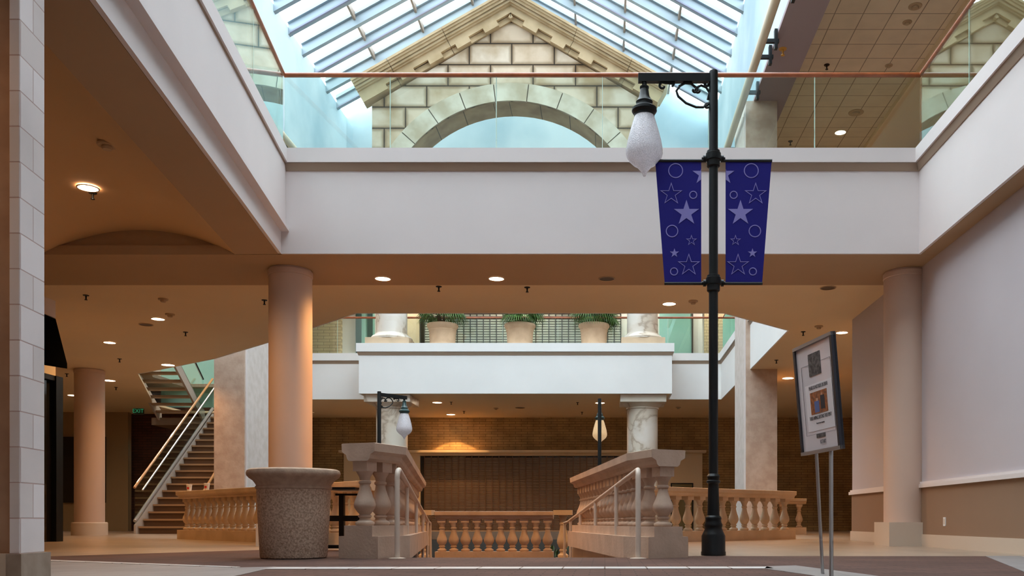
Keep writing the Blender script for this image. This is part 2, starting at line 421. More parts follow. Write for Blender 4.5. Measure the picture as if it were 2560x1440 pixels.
struct(MB().prism(brown, 0.0, 0.004).build('floor_pavers', M['paver']), 'brown brick paver field in front of the ramp')
grey = [(-5.45, 7.95), (-2.66, 6.44), (-2.42, 6.56), (-2.28, 5.56), (-2.0, 2.0), (-5.3, 2.0)]
struct(MB().prism(grey, 0.004, 0.007).build('floor_inlay', M['greypave']), 'grey paver wedge of the floor at left')
struct(MB().prism([(-2.42, 6.24), (1.2, 6.32), (1.2, 6.56), (-2.42, 6.50)], 0.004, 0.008).build('trim_1', M['strip']), 'pale tile border strip in the brown pavers')
struct(MB().prism([(1.2, 6.60), (1.44, 6.72), (1.66, 5.56), (1.95, 3.0), (1.5, 3.0), (1.28, 5.56), (1.13, 6.30)], 0.004, 0.008).build('trim_2', M['greypave']), 'grey band of the floor beside the sign')
struct(MB().prism([(-5.58, 8.08), (-2.66, 6.50), (-2.66, 6.42), (-5.6, 7.92)], 0.007, 0.010).build('trim_3', M['strip']), 'pale tile edging of the grey floor wedge')
struct(MB().prism([(3.64, 8.53), (3.98, 8.53), (3.0, 5.5), (2.65, 5.5)], 0.004, 0.007).build('trim_4', M['greypave']), 'grey edging at right of the brown pavers')
# ramp, landing and court floor
b = MB()
b.add([(XL(RY0), RY0, 0), (XR(RY0), RY0, 0), (XR(13.0), 13.0, -0.37), (XL(13.0), 13.0, -0.37),
       (XL(RY0), RY0, -0.3), (XR(RY0), RY0, -0.3), (XR(13.0), 13.0, -0.6), (XL(13.0), 13.0, -0.6)],
      [(0,1,2,3),(4,7,6,5),(0,4,5,1),(1,5,6,2),(2,6,7,3),(3,7,4,0)])
b.box(-3.7, -0.25, 13.0, 15.9, -0.6, -0.37)
struct(b.build('floor_ramp', M['paver']), 'ramp that slopes down to the landing')
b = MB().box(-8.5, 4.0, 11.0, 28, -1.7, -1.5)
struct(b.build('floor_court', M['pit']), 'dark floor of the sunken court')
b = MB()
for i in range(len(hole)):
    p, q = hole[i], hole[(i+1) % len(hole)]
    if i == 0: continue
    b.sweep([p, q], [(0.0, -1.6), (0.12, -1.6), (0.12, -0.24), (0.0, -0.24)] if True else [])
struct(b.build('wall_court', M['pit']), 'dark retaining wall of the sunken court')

# outer walls
struct(MB().box(-18.2, -18, -6, 30, -0.2, 13).build('wall_left', M['cream']), 'far left wall of the concourse')
struct(MB().box(9, 9.2, -6, 30, -0.2, 13).build('wall_right', M['wallr']), 'far right wall of the concourse')
struct(MB().box(-18, 9, -6.2, -6, -0.2, 16).build('wall_rear', M['plaster']), 'wall behind the viewer')
# back wall in lengths of different finish, ground floor
BW = 29.9
struct(MB().box(-15.2, 9, BW, BW+0.2, 0, ZC).build('wall_back', M['brick']), 'long brown brick wall at the back of the ground floor')
struct(MB().box(-18, -15.2, BW-1.5, BW-1.3, 0, ZC).build('wall_back_left', mat('wall_ochre', (0.34, 0.24, 0.13), 0.8)), 'cream wall at the far left')
struct(MB().box(-15.4, -9.6, 28.9, 29.1, 0, 4.0).build('wall_stair', M['brick_red']), 'dark red brick wall behind the stairs')
struct(MB().box(-18.2, 9.2, 30.12, 30.3, -0.2, 11.2).build('wall_outer_back', M['plaster']), 'outer wall behind the shops')
# near right wall
WX, WE = 4.25, 15.3
struct(MB().box(WX, WX+0.2, -6, WE, 0, ZC).build('wall_near_right', M['wallr']), 'pale wall at right with a tan lower part')
struct(MB().box(WX-0.012, WX, -6, WE, 0.16, 0.78).build('wall_dado', M['dado']), 'tan lower part of the right wall')
struct(MB().box(WX-0.03, WX, -6, WE+0.02, 0.0, 0.16).build('baseboard_right', M['base']), 'cream baseboard of the right wall')
b = MB().box(WX-0.05, WX, -6, WE+0.05, 0.78, 0.83); b.box(WX-0.03, WX, -6, WE+0.03, 0.83, 0.86)
struct(b.build('trim_5', M['plaster']), 'white chair rail along the right wall')
struct(MB().box(WX+0.2, 9, WE-0.3, WE-0.1, 0, ZC).build('wall_right_return', M['wallr']), 'return of the right wall')

# ---- ground floor ceiling: main plane with the octagonal opening over the court
A0 = onz(890, 783, ZC); A1 = onz(1810, 783, ZC); A2 = onz(1970, 826, ZC)
AX = A2[0]; FD = FPX*(ZC-H)/(PY0-998)           # right side of the far atrium, far fascia depth
L1 = onz(778, 821, ZC); L2 = onz(668, 857, ZC); L3 = onz(535, 897, ZC); L4 = onz(345, 935, ZC)
opening = [A0, A1, A2, (AX, FD), (-9.3, FD), (-9.3, 28.6), (-13.5, 28.6), (-13.5, 26.6), (-12.8, 25.1), L4, L3, L2, L1]
c = MB().prism([(-18, 12.8), (9, 12.8), (9, 30), (-18, 30)], ZC, ZC+0.06, 'z', [opening])
struct(c.build('ceiling', M['ceil']), 'cream ceiling of the ground floor with an octagonal opening')
struct(MB().prism([(-18, 12.8), (9, 12.8), (9, 30), (-18, 30)], 4.62, 4.72, 'z', [opening]).build('floor_upper', M['tile']), 'upper gallery floor')
# near soffits
BLX = lambda d: -4.12 + (11.34-d)*0.1447        # left gallery edge in plan
VR = lambda d: -4.72 + (11.43-d)*0.1447         # right spring of the vault
VL = lambda d: -7.22 + (11.43-d)*0.1447
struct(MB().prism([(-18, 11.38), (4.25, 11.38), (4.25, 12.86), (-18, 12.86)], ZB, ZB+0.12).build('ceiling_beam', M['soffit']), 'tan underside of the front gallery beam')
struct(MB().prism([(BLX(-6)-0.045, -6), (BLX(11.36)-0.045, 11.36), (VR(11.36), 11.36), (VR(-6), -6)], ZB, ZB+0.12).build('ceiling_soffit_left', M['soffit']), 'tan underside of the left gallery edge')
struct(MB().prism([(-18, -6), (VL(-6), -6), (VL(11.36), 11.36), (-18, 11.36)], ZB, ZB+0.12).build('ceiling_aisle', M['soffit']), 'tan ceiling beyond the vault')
v = MB(); N = 28; rise = 0.33; hw = 1.25; RR = (hw*hw + rise*rise)/(2*rise)
vs = []
for dd in (-6, 11.43):
    cx = (VL(dd)+VR(dd))/2
    for i in range(N+1):
        t = -1 + 2*i/N; x = t*hw
        vs.append((cx + x, dd, ZB + math.sqrt(RR*RR - x*x) - (RR-rise)))
o2 = [(x, y, z+0.05) for x, y, z in vs]
v.add(vs + o2, [(i, i+1, N+2+i, N+1+i) for i in range(N)] + [(2*N+2+i, 3*N+3+i, 3*N+4+i, 2*N+3+i) for i in range(N)])
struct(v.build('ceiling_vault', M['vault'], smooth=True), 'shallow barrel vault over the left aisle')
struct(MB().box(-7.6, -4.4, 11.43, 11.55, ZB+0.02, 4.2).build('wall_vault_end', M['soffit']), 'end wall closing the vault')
struct(MB().box(-18, 9, -6, 12.8, 4.62, 4.72).build('floor_gallery', M['tile']) if False else
       MB().prism([(-18, -6), (BLX(-6)-0.1, -6), (BLX(11.5)-0.1, 11.5), (4.1, 11.5), (4.1, -6), (9, -6), (9, 12.8), (-18, 12.8)], 4.62, 4.72).build('floor_gallery', M['tile']), 'upper gallery floor around the near opening')

# ---- near gallery fascias
CT, CB, CV = 5.06, 4.88, 4.79     # coping top, coping bottom, bottom of the cove
# front fascia
struct(MB().box(-4.12, 4.0, 11.34, 11.375, ZB, 5.0).build('wall_fascia_front', M['plaster']), 'pale front fascia of the near gallery')
def coping_path(name, path, label, num):
    prof = [(0.07, CB), (0.07, CT), (-0.16, CT), (-0.16, CB)]
    struct(MB().sweep(path, prof).build('trim_%d' % num, M['plaster']), label)
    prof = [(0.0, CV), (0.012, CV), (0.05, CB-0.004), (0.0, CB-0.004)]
    struct(MB().sweep(path, prof).build('trim_%d' % (num+1), M['trim_taupe']), label + ', moulding below')
g_path = [(BLX(-6)+0.02, -6), (-4.10, 11.34), (4.0, 11.34), (4.0, -6)]
coping_path('trim', g_path, 'white coping of the near gallery parapet', 6)
# right fascia
struct(MB().box(4.0, 4.035, -6, 11.375, ZB, 5.0).build('wall_fascia_right', M['plaster']), 'pale fascia of the right gallery')
struct(MB().box(4.04, 4.25, -6, 11.375, ZB, ZB+0.05).build('ceiling_soffit_right', M['soffit']), 'narrow soffit of the right gallery')
# left fascia: upper part stands out over the recessed lower band
lo = MB().sweep([(BLX(-6), -6), (BLX(11.34), 11.34)], [(0.0, ZB), (0.0, 4.02), (-0.04, 4.02), (-0.04, ZB)])
struct(lo.build('wall_fascia_left_lower', M['plaster']), 'lower band of the left gallery fascia')
up = MB().sweep([(BLX(-6), -6), (BLX(11.34), 11.34)], [(0.10, 4.02), (0.10, 4.06), (0.06, 4.08), (0.06, 5.0), (-0.14, 5.0), (-0.14, 4.02)])
struct(up.build('wall_fascia_left', M['plaster']), 'upper part of the left gallery fascia')

# ---- far atrium fascias
def fascia(name, path, label, m=None, z0=ZC-0.005):
    struct(MB().sweep(path, [(0.012, z0), (0.012, 5.0), (-0.02, 5.0), (-0.02, z0)]).build(name, m or M['plaster_white']), label)
def far_coping(path, n, label):
    struct(MB().sweep(path, [(0.07, CB), (0.07, CT+0.03), (-0.16, CT+0.03), (-0.16, CB)]).build('trim_%d' % n, M['plaster_white']), label)
    struct(MB().sweep(path, [(0.0, CV), (0.012, CV), (0.05, CB-0.004), (0.0, CB-0.004)]).build('trim_%d' % (n+1), M['trim_taupe']), label + ', moulding')
fp = [(-9.3, FD), (AX, FD), (AX, A2[1])]
fascia('wall_fascia_far', fp[:2], 'white far fascia of the atrium gallery')
fascia('wall_fascia_far_right', fp[1:], 'white right fascia of the atrium gallery')
far_coping(fp, 10, 'white coping of the far atrium parapet')
fascia('wall_fascia_near_inner', [A2, A1, A0, L1, L2, L3, L4], 'inner fascia of the near side of the atrium')
PB = FPX*(ZC-H)/(PY0-983)
pl, pr = X(897, PB), X(1680, PB)
struct(MB().sweep([(pl, FD-0.01), (pl, PB), (pr, PB), (pr, FD-0.01)], [(0.0, ZC-0.01), (0.0, 5.0), (-0.04, 5.0), (-0.04, ZC-0.01)]).build('wall_fascia_balcony', M['plaster_white']), 'projecting white balcony front between the marble columns')
struct(MB().sweep([(pl, FD), (pl, PB), (pr, PB), (pr, FD)], [(0.06, CB+0.03), (0.06, CT+0.08), (-0.3, CT+0.08), (-0.3, CB+0.03)]).build('trim_12', M['plaster_white']), 'white coping of the projecting balcony')
struct(MB().sweep([(pl, FD), (pl, PB), (pr, PB), (pr, FD)], [(0.0, CV+0.03), (0.012, CV+0.03), (0.045, CB+0.026), (0.0, CB+0.026)]).build('trim_13', M['trim_taupe']), 'moulding under the balcony coping')
struct(MB().box(pl+0.05, pr-0.05, PB+0.05, FD, ZC-0.01, ZC+0.03).build('ceiling_balcony', M['ceil']), 'underside of the projecting balcony')
struct(MB().box(pl+0.05, pr-0.05, PB+0.05, FD, 5.0, 5.139).build('floor_balcony', M['tile']), 'floor of the projecting balcony')

# ---- upper storey back wall and its shopfronts
UZ0, UZ1 = 4.7, 8.2
def ux(px): return X(px, BW)
b = MB().box(-18, 9, BW, BW+0.2, UZ0, UZ1)
struct(b.build('wall_upper_back', M['plaster_white']), 'pale wall at the back of the upper gallery')
for n, (a, e) in enumerate(((640, 856), (1760, 1812))):
    struct(MB().box(ux(a), ux(e), BW-0.12, BW, UZ0, UZ1).build('wall_upper_brick', M['brick_up']), 'tan brick pier of the upper wall')
struct(MB().box(-18, 9, 28.2, BW+0.2, UZ1, UZ1+0.1).build('ceiling_upper_recess', M['ceil']), 'ceiling over the upper back gallery')

# ---- hall walls, tall skylight and the side ceiling
HX0, HX1, HC, HD, HE = -8.16, 3.42, -2.37, 28.15, 12.8
PITCH = 0.55
struct(MB().box(HX0-0.2, HX1+0.2, HD, HD+0.2, 7.9, HE+0.3).prism([(HX0-0.2, HE+0.3), (HX1+0.2, HE+0.3), (HC, HE+0.3+PITCH*(HX1-HC))], HD, HD+0.2, 'y').build('wall_sky_back', M['skywall']), 'end wall painted as a pale cloudy sky')
struct(MB().box(HX1, HX1+0.7, -6, HD, 9.98, HE+0.25).build('wall_hall_right', M['skywall']), 'pale blue upper wall at right of the skylight')
struct(MB().box(HX0-0.7, HX0, -6, HD, 9.98, HE+0.25).build('wall_hall_left', M['skywall']), 'pale blue upper wall at left of the skylight')
struct(MB().box(HX1-0.02, HX1+0.72, -6, HD, 9.90, 9.98).build('trim_14', mat('beam_mauve', (0.33, 0.25, 0.27), 0.7)), 'mauve underside of the right upper beam')
struct(MB().box(HX1+0.7, 7.5, -6, 30, 11.1, 11.2).build('ceiling_upper_tile', M['tileceil']), 'tiled ceiling of the right upper gallery')
struct(MB().box(7.45, 9, -6, 30, 10.98, 11.3).build('ceiling_upper_edge', M['ceil']), 'plain border of the upper tiled ceiling')
struct(MB().box(HX1+0.72, 9, 26.6, 26.8, 4.7, 11.1).build('wall_upper_right_end', M['dado']), 'dark end wall of the right upper gallery')
struct(MB().box(-18, HX0-0.7, -6, 30, 11.1, 11.2).build('ceiling_upper_left', M['ceil']), 'ceiling of the left upper gallery')

RS = 1.0  # glazing starts here; unseen solid roof before it added to dim near daylight
sk = empty('window_1', (HC, HD-6, HE)); struct(sk, 'tall pitched glass skylight with grey rafters')
def child(o, p):
    o.parent = p; o.matrix_parent_inverse = Matrix.Translation(-Vector(p.location)) if not any(p.rotation_euler) else p.matrix_basis.inverted()
    return o
hw = HX1 - HC
for sgn in (-1, 1):
    xe = HC + sgn*hw
    # glazing
    g = MB(); za = HE + 0.45 + PITCH*hw
    g.add([(HC, RS, za), (HC, HD, za), (xe+sgn*0.2, HD, HE+0.45-0.11), (xe+sgn*0.2, RS, HE+0.45-0.11)], [(0, 1, 2, 3)])
    struct(MB().add_([(HC, -6, za), (HC, RS, za), (xe+sgn*0.2, RS, HE+0.34), (xe+sgn*0.2, -6, HE+0.34)], [(0, 1, 2, 3)]).build('ceiling_roof_added', M['plaster_white']), 'unseen solid roof slope added to dim the near daylight')
    child(g.build('glazing', M['skyglass']), sk)
    d = 27.15; k = 0
    while d > RS:
        r = MB()
        w = 0.07
        zt = lambda x: HE + 0.43 + PITCH*(hw - abs(x-HC))
        pts = [(HC, zt(HC)), (xe, zt(xe)), (xe, zt(xe)-0.36), (HC, zt(HC)-0.36)]
        r.prism(pts, d-w, d+w, 'y')
        pts = [(HC, zt(HC)-0.0), (xe, zt(xe)), (xe, zt(xe)-0.10), (HC, zt(HC)-0.10)]
        r.prism(pts, d-0.15, d+0.15, 'y')
        child(r.build('rafter', M['rafter']), sk)
        if k % 2 == 0 and d > 14:
            q = MB().tube([(HC + sgn*0.2, d-0.25, zt(HC)-0.55), (xe-sgn*0.1, d-0.25, zt(xe)-0.42)], 0.035, 6)
            child(q.build('sprinkler_pipe', M['ps']), sk)
        d -= 1.03 if d > 18 else 2.06
        k += 1
    for q in (1.42, 2.85, 4.3):
        x = xe - sgn*q
        z = HE + 0.43 + PITCH*q
        child(MB().box(x-0.03, x+0.03, RS, HD, z-0.20, z-0.02).build('purlin', M['purlin']), sk)
child(MB().box(HC-0.12, HC+0.12, -6, HD, HE+0.1+PITCH*hw, HE+0.44+PITCH*hw).build('ridge_beam', M['rafter']), sk)

# rails of tube along the hall walls
def wall_tube(x, sgn, brs, label):
    root = empty('wall_tube', (x, 16, 9.66)); tag(root, label, 'tube')
    o = child(MB().tube([(x, 8, 9.66), (x, HD-0.1, 9.66)], 0.085, 14).build('tube', M['pipe'], smooth=True), root)
    for d in brs:
        b = MB().box(min(x, x+sgn*0.36), max(x, x+sgn*0.36), d-0.035, d+0.035, 9.72, 9.79)
        b.box(x+sgn*0.30-0.03, x+sgn*0.30+0.03, d-0.05, d+0.05, 9.72-0.12, 9.72+0.26)
        child(b.build('bracket', M['black']), root)
wall_tube(3.06, 1, (15.9, 17.5, 18.1, 19.6, 22.6, 26), 'tan tube on black brackets along the right upper wall')
wall_tube(-7.80, -1, (22.4, 25.0), 'tan tube along the left upper wall')

# ================================================================== the stone gable over the balcony
GD = 24.4; S = FPX/GD
gx = lambda px: (px-PX0)/S
gz = lambda py: H + (PY0-py)/S
GCX = gx(1278); ga = empty('stone_gable', (GCX, GD, 9.0))
tag(ga, 'stone block gable with round arch below the skylight', 'gable')
Rin, Rout, acz = 322/S, 366/S, gz(575)
wl, wr = gx(930), 2*GCX-gx(930)
arc = [(GCX + Rin*math.cos(a), acz + Rin*math.sin(a)) for a in [PI*i/40 for i in range(41)]]
outline = [(wl, 8.27), (wl, gz(262)), (GCX, gz(54)), (wr, gz(262)), (wr, 8.27), (arc[0][0], 8.27)] + arc + [(arc[-1][0], 8.27)]
child(MB().prism(outline, GD, GD+0.9, 'y').build('blockwork', M['stone']), ga)
# arch lining
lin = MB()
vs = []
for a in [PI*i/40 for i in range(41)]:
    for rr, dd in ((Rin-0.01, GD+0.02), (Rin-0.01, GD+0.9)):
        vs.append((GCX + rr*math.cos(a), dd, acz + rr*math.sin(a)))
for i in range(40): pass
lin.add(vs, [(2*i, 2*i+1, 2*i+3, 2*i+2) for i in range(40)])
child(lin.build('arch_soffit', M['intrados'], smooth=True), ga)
jg = MB()
for a in range(7, 174, 7):
    aa = R(a+0.0)
    c0, s0 = math.cos(aa), math.sin(aa)
    t = Vector((-s0, 0, c0))*0.012
    p = Vector((GCX + (Rin-0.012)*c0, 0, acz + (Rin-0.012)*s0))
    q = p + Vector((-c0, 0, -s0))*0.004
    jg.add([p-t+Vector((0, GD+0.03, 0)), p+t+Vector((0, GD+0.03, 0)), p+t+Vector((0, GD+0.9, 0)), p-t+Vector((0, GD+0.9, 0))], [(0, 1, 2, 3)])
child(jg.build('soffit_joints', M['joint']), ga)
rb_ = [(GCX + (Rin+0.01)*math.cos(PI*k/60), acz + (Rin+0.01)*math.sin(PI*k/60)) for k in range(61)] + [(GCX + (Rout-0.01)*math.cos(PI*k/60), acz + (Rout-0.01)*math.sin(PI*k/60)) for k in range(60, -1, -1)]
child(MB().prism(rb_, GD-0.012, GD+0.01, 'y').build('arch_mortar', M['joint']), ga)
for i in range(13):
    a0 = 90 - 13.8*6.5 + 13.8*i; a1 = a0 + 13.8
    a0 += 0.20; a1 -= 0.20
    n = 6
    inn = [(GCX + Rin*math.cos(R(a0+(a1-a0)*k/n)), acz + Rin*math.sin(R(a0+(a1-a0)*k/n))) for k in range(n+1)]
    out = [(GCX + Rout*math.cos(R(a0+(a1-a0)*k/n)), acz + Rout*math.sin(R(a0+(a1-a0)*k/n))) for k in range(n, -1, -1)]
    child(MB().prism(inn+out, GD-0.04, GD+0.01, 'y').build('arch_stone', M['voussoir']), ga)
# raking cornice with notches
SL = (gz(-5)-gz(218))/(GCX-gx(887)); SL2 = (gz(56)-gz(265))/(GCX-gx(928))
zap = gz(-5); ue = GCX-gx(887)
def cpoly(u0, u1, v0, v1, sgn, skew=True):
    """piece of the raking band between distances u along the slope and vertical drops v"""
    k = SL/(1+SL*SL) if skew else 0
    def pt(u, v):
        uu = u - v*k if u > 0 else 0
        return (GCX + sgn*uu, zap - SL*uu - v)
    return [pt(u0, v0), pt(u1, v0), pt(u1, v1), pt(u0, v1)]
VB = 0.66
segs = [(0, 1.834), (1.846, 3.304), (3.316, ue)]
for sgn in (-1, 1):
    child(MB().prism(cpoly(0, ue-0.05, 0.01, 0.5, sgn), GD-0.10, GD+0.38, 'y').prism(cpoly(0, ue-0.05, 0.005, 0.2, sgn), GD-0.33, GD-0.1, 'y').build('cornice_backing', M['joint']), ga)
    for s0, s1 in segs:
        b = MB()
        for v0, v1, pr_ in ((0, .07, .46), (.07, .13, .42), (.13, .20, .37), (.20, .27, .31), (.27, .31, .24), (.31, .47, .18)):
            b.prism(cpoly(s0, s1, v0, v1, sgn), GD-pr_, GD+0.4, 'y')
        u = 0.0
        nots = [(0.22, 0.60), (0.97, 1.36), (1.72, 2.11), (2.47, 2.86), (3.22, 3.61)]
        edges = [s0] + [x for n_ in nots for x in n_ if s0 < x < s1] + [s1]
        for e0, e1 in zip(edges, edges[1:]):
            mid = (e0+e1)/2
            if any(n0 < mid < n1 for n0, n1 in nots):
                b.prism(cpoly(e0, e1, .47, .50, sgn), GD-0.18, GD+0.2, 'y')
                b.prism(cpoly(e0, e1, .50, VB, sgn), GD-0.06, GD+0.2, 'y')
            else:
                b.prism(cpoly(e0, e1, .47, VB, sgn), GD-0.18, GD+0.2, 'y')
        child(b.build('cornice', M['cornice']), ga)
# marble columns: upper pair carry the gable, lower pair carry the balcony
def marble_column(cx, cy, z0, z1, label, base, cap):
    root = empty('marble_column', (cx, cy, z0)); tag(root, label, 'column', 'marble columns of the far balcony')
    r = 0.43
    child(MB().lathe([(r, z0+(0.32 if base else 0)), (r, z1-(0.35 if cap else 0))], cx, cy, 0, 40).build('shaft', M['marble'], smooth=True), root)
    if base:
        child(MB().box(cx-0.60, cx+0.60, cy-0.55, cy+0.55, z0, z0+0.2).build('base_block', M['terracotta'] if False else M['bal2'], bevel=0.01), root)
        child(MB().lathe([(0.57, 0), (0.58, .05), (0.53, .11), (0.46, .15), (0.45, .18)], cx, cy, z0+0.2, 40).build('base_ring', M['marble'], smooth=True), root)
    if cap:
        child(MB().lathe([(0.43, 0), (0.46, .01), (0.46, .04), (.44, .05), (.52, .12), (.55, .15)], cx, cy, z1-0.35, 40).build('capital_ring', M['marble'], smooth=True), root)
        child(MB().box(cx-0.63, cx+0.63, cy-0.6, cy+0.6, z1-0.2, z1).build('capital_block', M['marble'], bevel=0.01), root)
for cxp, side in ((980, 'left'), (1606, 'right')):
    cx = X(cxp, 24.9)
    marble_column(cx, 24.85, 5.14, 8.185, 'veined marble column standing on the far balcony, %s one' % side, True, False)
    marble_column(cx, 24.9, -1.5, ZC-0.015, 'veined marble column below the far balcony, %s one' % side, False, True)
for s, x0, x1 in (('left', wl, arc[-1][0]), ('right', arc[0][0], wr)):
    struct(MB().box(x0, x1, GD, GD+0.9, 8.19, 8.26).build('trim_15' if s == 'left' else 'trim_16', M['cornice']), 'stone impost of the gable arch, %s' % s)

# ================================================================== glass railings
RZ = 6.05
def glass_railing(label, path, joints, rz=RZ, z0=CT, group=None, rail=M['handrail'], r=0.03, ends=True):
    P = [Vector((p[0], p[1], 0)) for p in path]
    mid = (P[0]+P[-1])/2
    root = empty('glass_railing', (mid.x, mid.y, z0)); tag(root, label, 'railing', group)
    for i in range(len(P)-1):
        a, b_ = P[i], P[i+1]; n = joints[i]
        for k in range(n):
            p = a.lerp(b_, k/n); q = a.lerp(b_, (k+1)/n); t = (q-p).normalized()
            p = p + t*0.006; q = q - t*0.006
            m = MB().bar(p + Vector((0, 0, (z0+rz)/2)), q + Vector((0, 0, (z0+rz)/2)), 0.014, rz-z0-0.01)
            child(m.build('glass_panel', M['glass']), root)
            if k: child(MB().bar(a.lerp(b_, k/n)+Vector((0, 0, z0)), a.lerp(b_, k/n)+Vector((0, 0, rz)), 0.008, 0.014).build('joint_strip', M['edge']), root)
    child(MB().tube([(p.x, p.y, rz+0.005) for p in P], r, 12).build('handrail', rail, smooth=True), root)
    return root
glass_railing('glass railing with mahogany handrail along the front gallery', [(-4.11, 11.42), (4.05, 11.42)], [6])
glass_railing('glass railing with mahogany handrail along the left gallery', [(-4.115, 11.385), (BLX(-2)-0.08, -2)], [9])
glass_railing('glass railing with mahogany handrail along the right gallery', [(4.05, 11.385), (4.05, -2)], [9])
glass_railing('far glass railing with copper handrail behind the potted palms', [(-9.2, FD+0.06), (AX+0.05, FD+0.06), (AX+0.05, A2[1]+0.2)], [8, 6], rz=6.12, z0=CT+0.03)

# ================================================================== columns and pillars
def round_column(cx, cy, r, z1, label, base=None, basemat=None):
    root = empty('round_column', (cx, cy, 0)); tag(root, label, 'column', 'plain round columns')
    child(MB().lathe([(r, 0.0), (r, z1-0.10), (r*0.97, z1-0.09)], cx, cy, 0, 48).build('shaft', M['column'], smooth=True), root)
    child(MB().lathe([(r*0.97, 0), (r*1.03, .01), (r*1.03, .075), (r*0.97, .085), (r*.97, .098)], cx, cy, z1-0.10, 48).build('collar', M['column'], smooth=True), root)
    if base:
        w, hh, rnd = base
        if rnd: o = MB().lathe([(w, 0), (w, hh-.02), (w-.02, hh)], cx, cy, 0, 48)
        else: o = MB().box(cx-w, cx+w, cy-w, cy+w, 0, hh)
        child(o.build('base', M['base'], smooth=rnd), root)
round_column(X(726.5, 12.1), 12.1, 0.282, ZB, 'stout round column standing behind the aggregate planter', (0.34, 0.3, False))
round_column(X(224, 20.4), 20.4, 0.31, ZC, 'round column at far left before the stairs', (0.37, 0.30, True))
round_column(4.12, 12.2, 0.29, ZB, 'round column half set in the right wall', (0.33, 0.32, False))
def square_pillar(x0, x1, y0, y1, z1, label, sidex, zmid):
    root = empty('square_pillar', ((x0+x1)/2, (y0+y1)/2, 0)); tag(root, label, 'pillar', 'mottled square pillars')
    child(MB().box(x0, x1, y0, y1, 0, zmid).build('shaft', M['pillar']), root)
    s = 1 if sidex > 0 else -1
    xs = x1 if s > 0 else x0
    yf = y0 + 0.0
    child(MB().box(min(xs, xs+s*0.02), max(xs, xs+s*0.02), yf+0.12, y1, 0, z1).build('side_panel', M['pillar_side']), root)
    child(MB().box(min(xs, xs+s*0.03), max(xs, xs+s*0.03), yf+0.05, yf+0.09, 0, z1).build('corner_bead', M['plaster']), root)
square_pillar(X(1865, 20.3), X(1943, 20.3), 20.3, 21.9, 9.9, 'mottled square pillar at right of the far atrium', -1, 9.9)
square_pillar(X(535, 20.3), X(611, 20.3), 20.3, 21.7, 9.9, 'mottled square pillar at left beside the stairs', 1, 9.9)

# near left pier of split block and tan plaster wall beside it
dx, dy = -0.149, 1.0
pr = empty('block_pier', (-3.3, 5.15, 0)); tag(pr, 'pale split-face block pier at the left edge of the view', 'pier')
p0 = (-3.283, 5.0)
def pier_poly(e=0.0, L=0.29, w=0.062):
    a = (p0[0]+e, p0[1]-e); b_ = (p0[0]+dx*L+e*1.2, p0[1]+L+e); c = (p0[0]-w-0.3, p0[1]+L+e); d = (p0[0]-w-e*0.2, p0[1]-e); return [a, b_, (p0[0]-w-e*0.2, c[1]), d]
child(MB().prism(pier_poly(), 0, ZB).build('shaft', M['pier'], bevel=0.006), pr)
child(MB().prism(pier_poly(0.02), 0, 0.16).build('base', mat('pier_base', (0.36, 0.28, 0.22), 0.7, c2=(0.28, 0.21, 0.16), vscale=8)), pr)
struct(MB().box(-6.0, -3.352, 5.06, 5.28, 0, ZB).build('wall_pier_left', M['pier_tan']), 'tan plaster wall beside the block pier')
struct(MB().box(-6.0, -3.36, 5.03, 5.06, 0, 0.16).build('baseboard_left', M['base']), 'baseboard of the tan plaster wall')

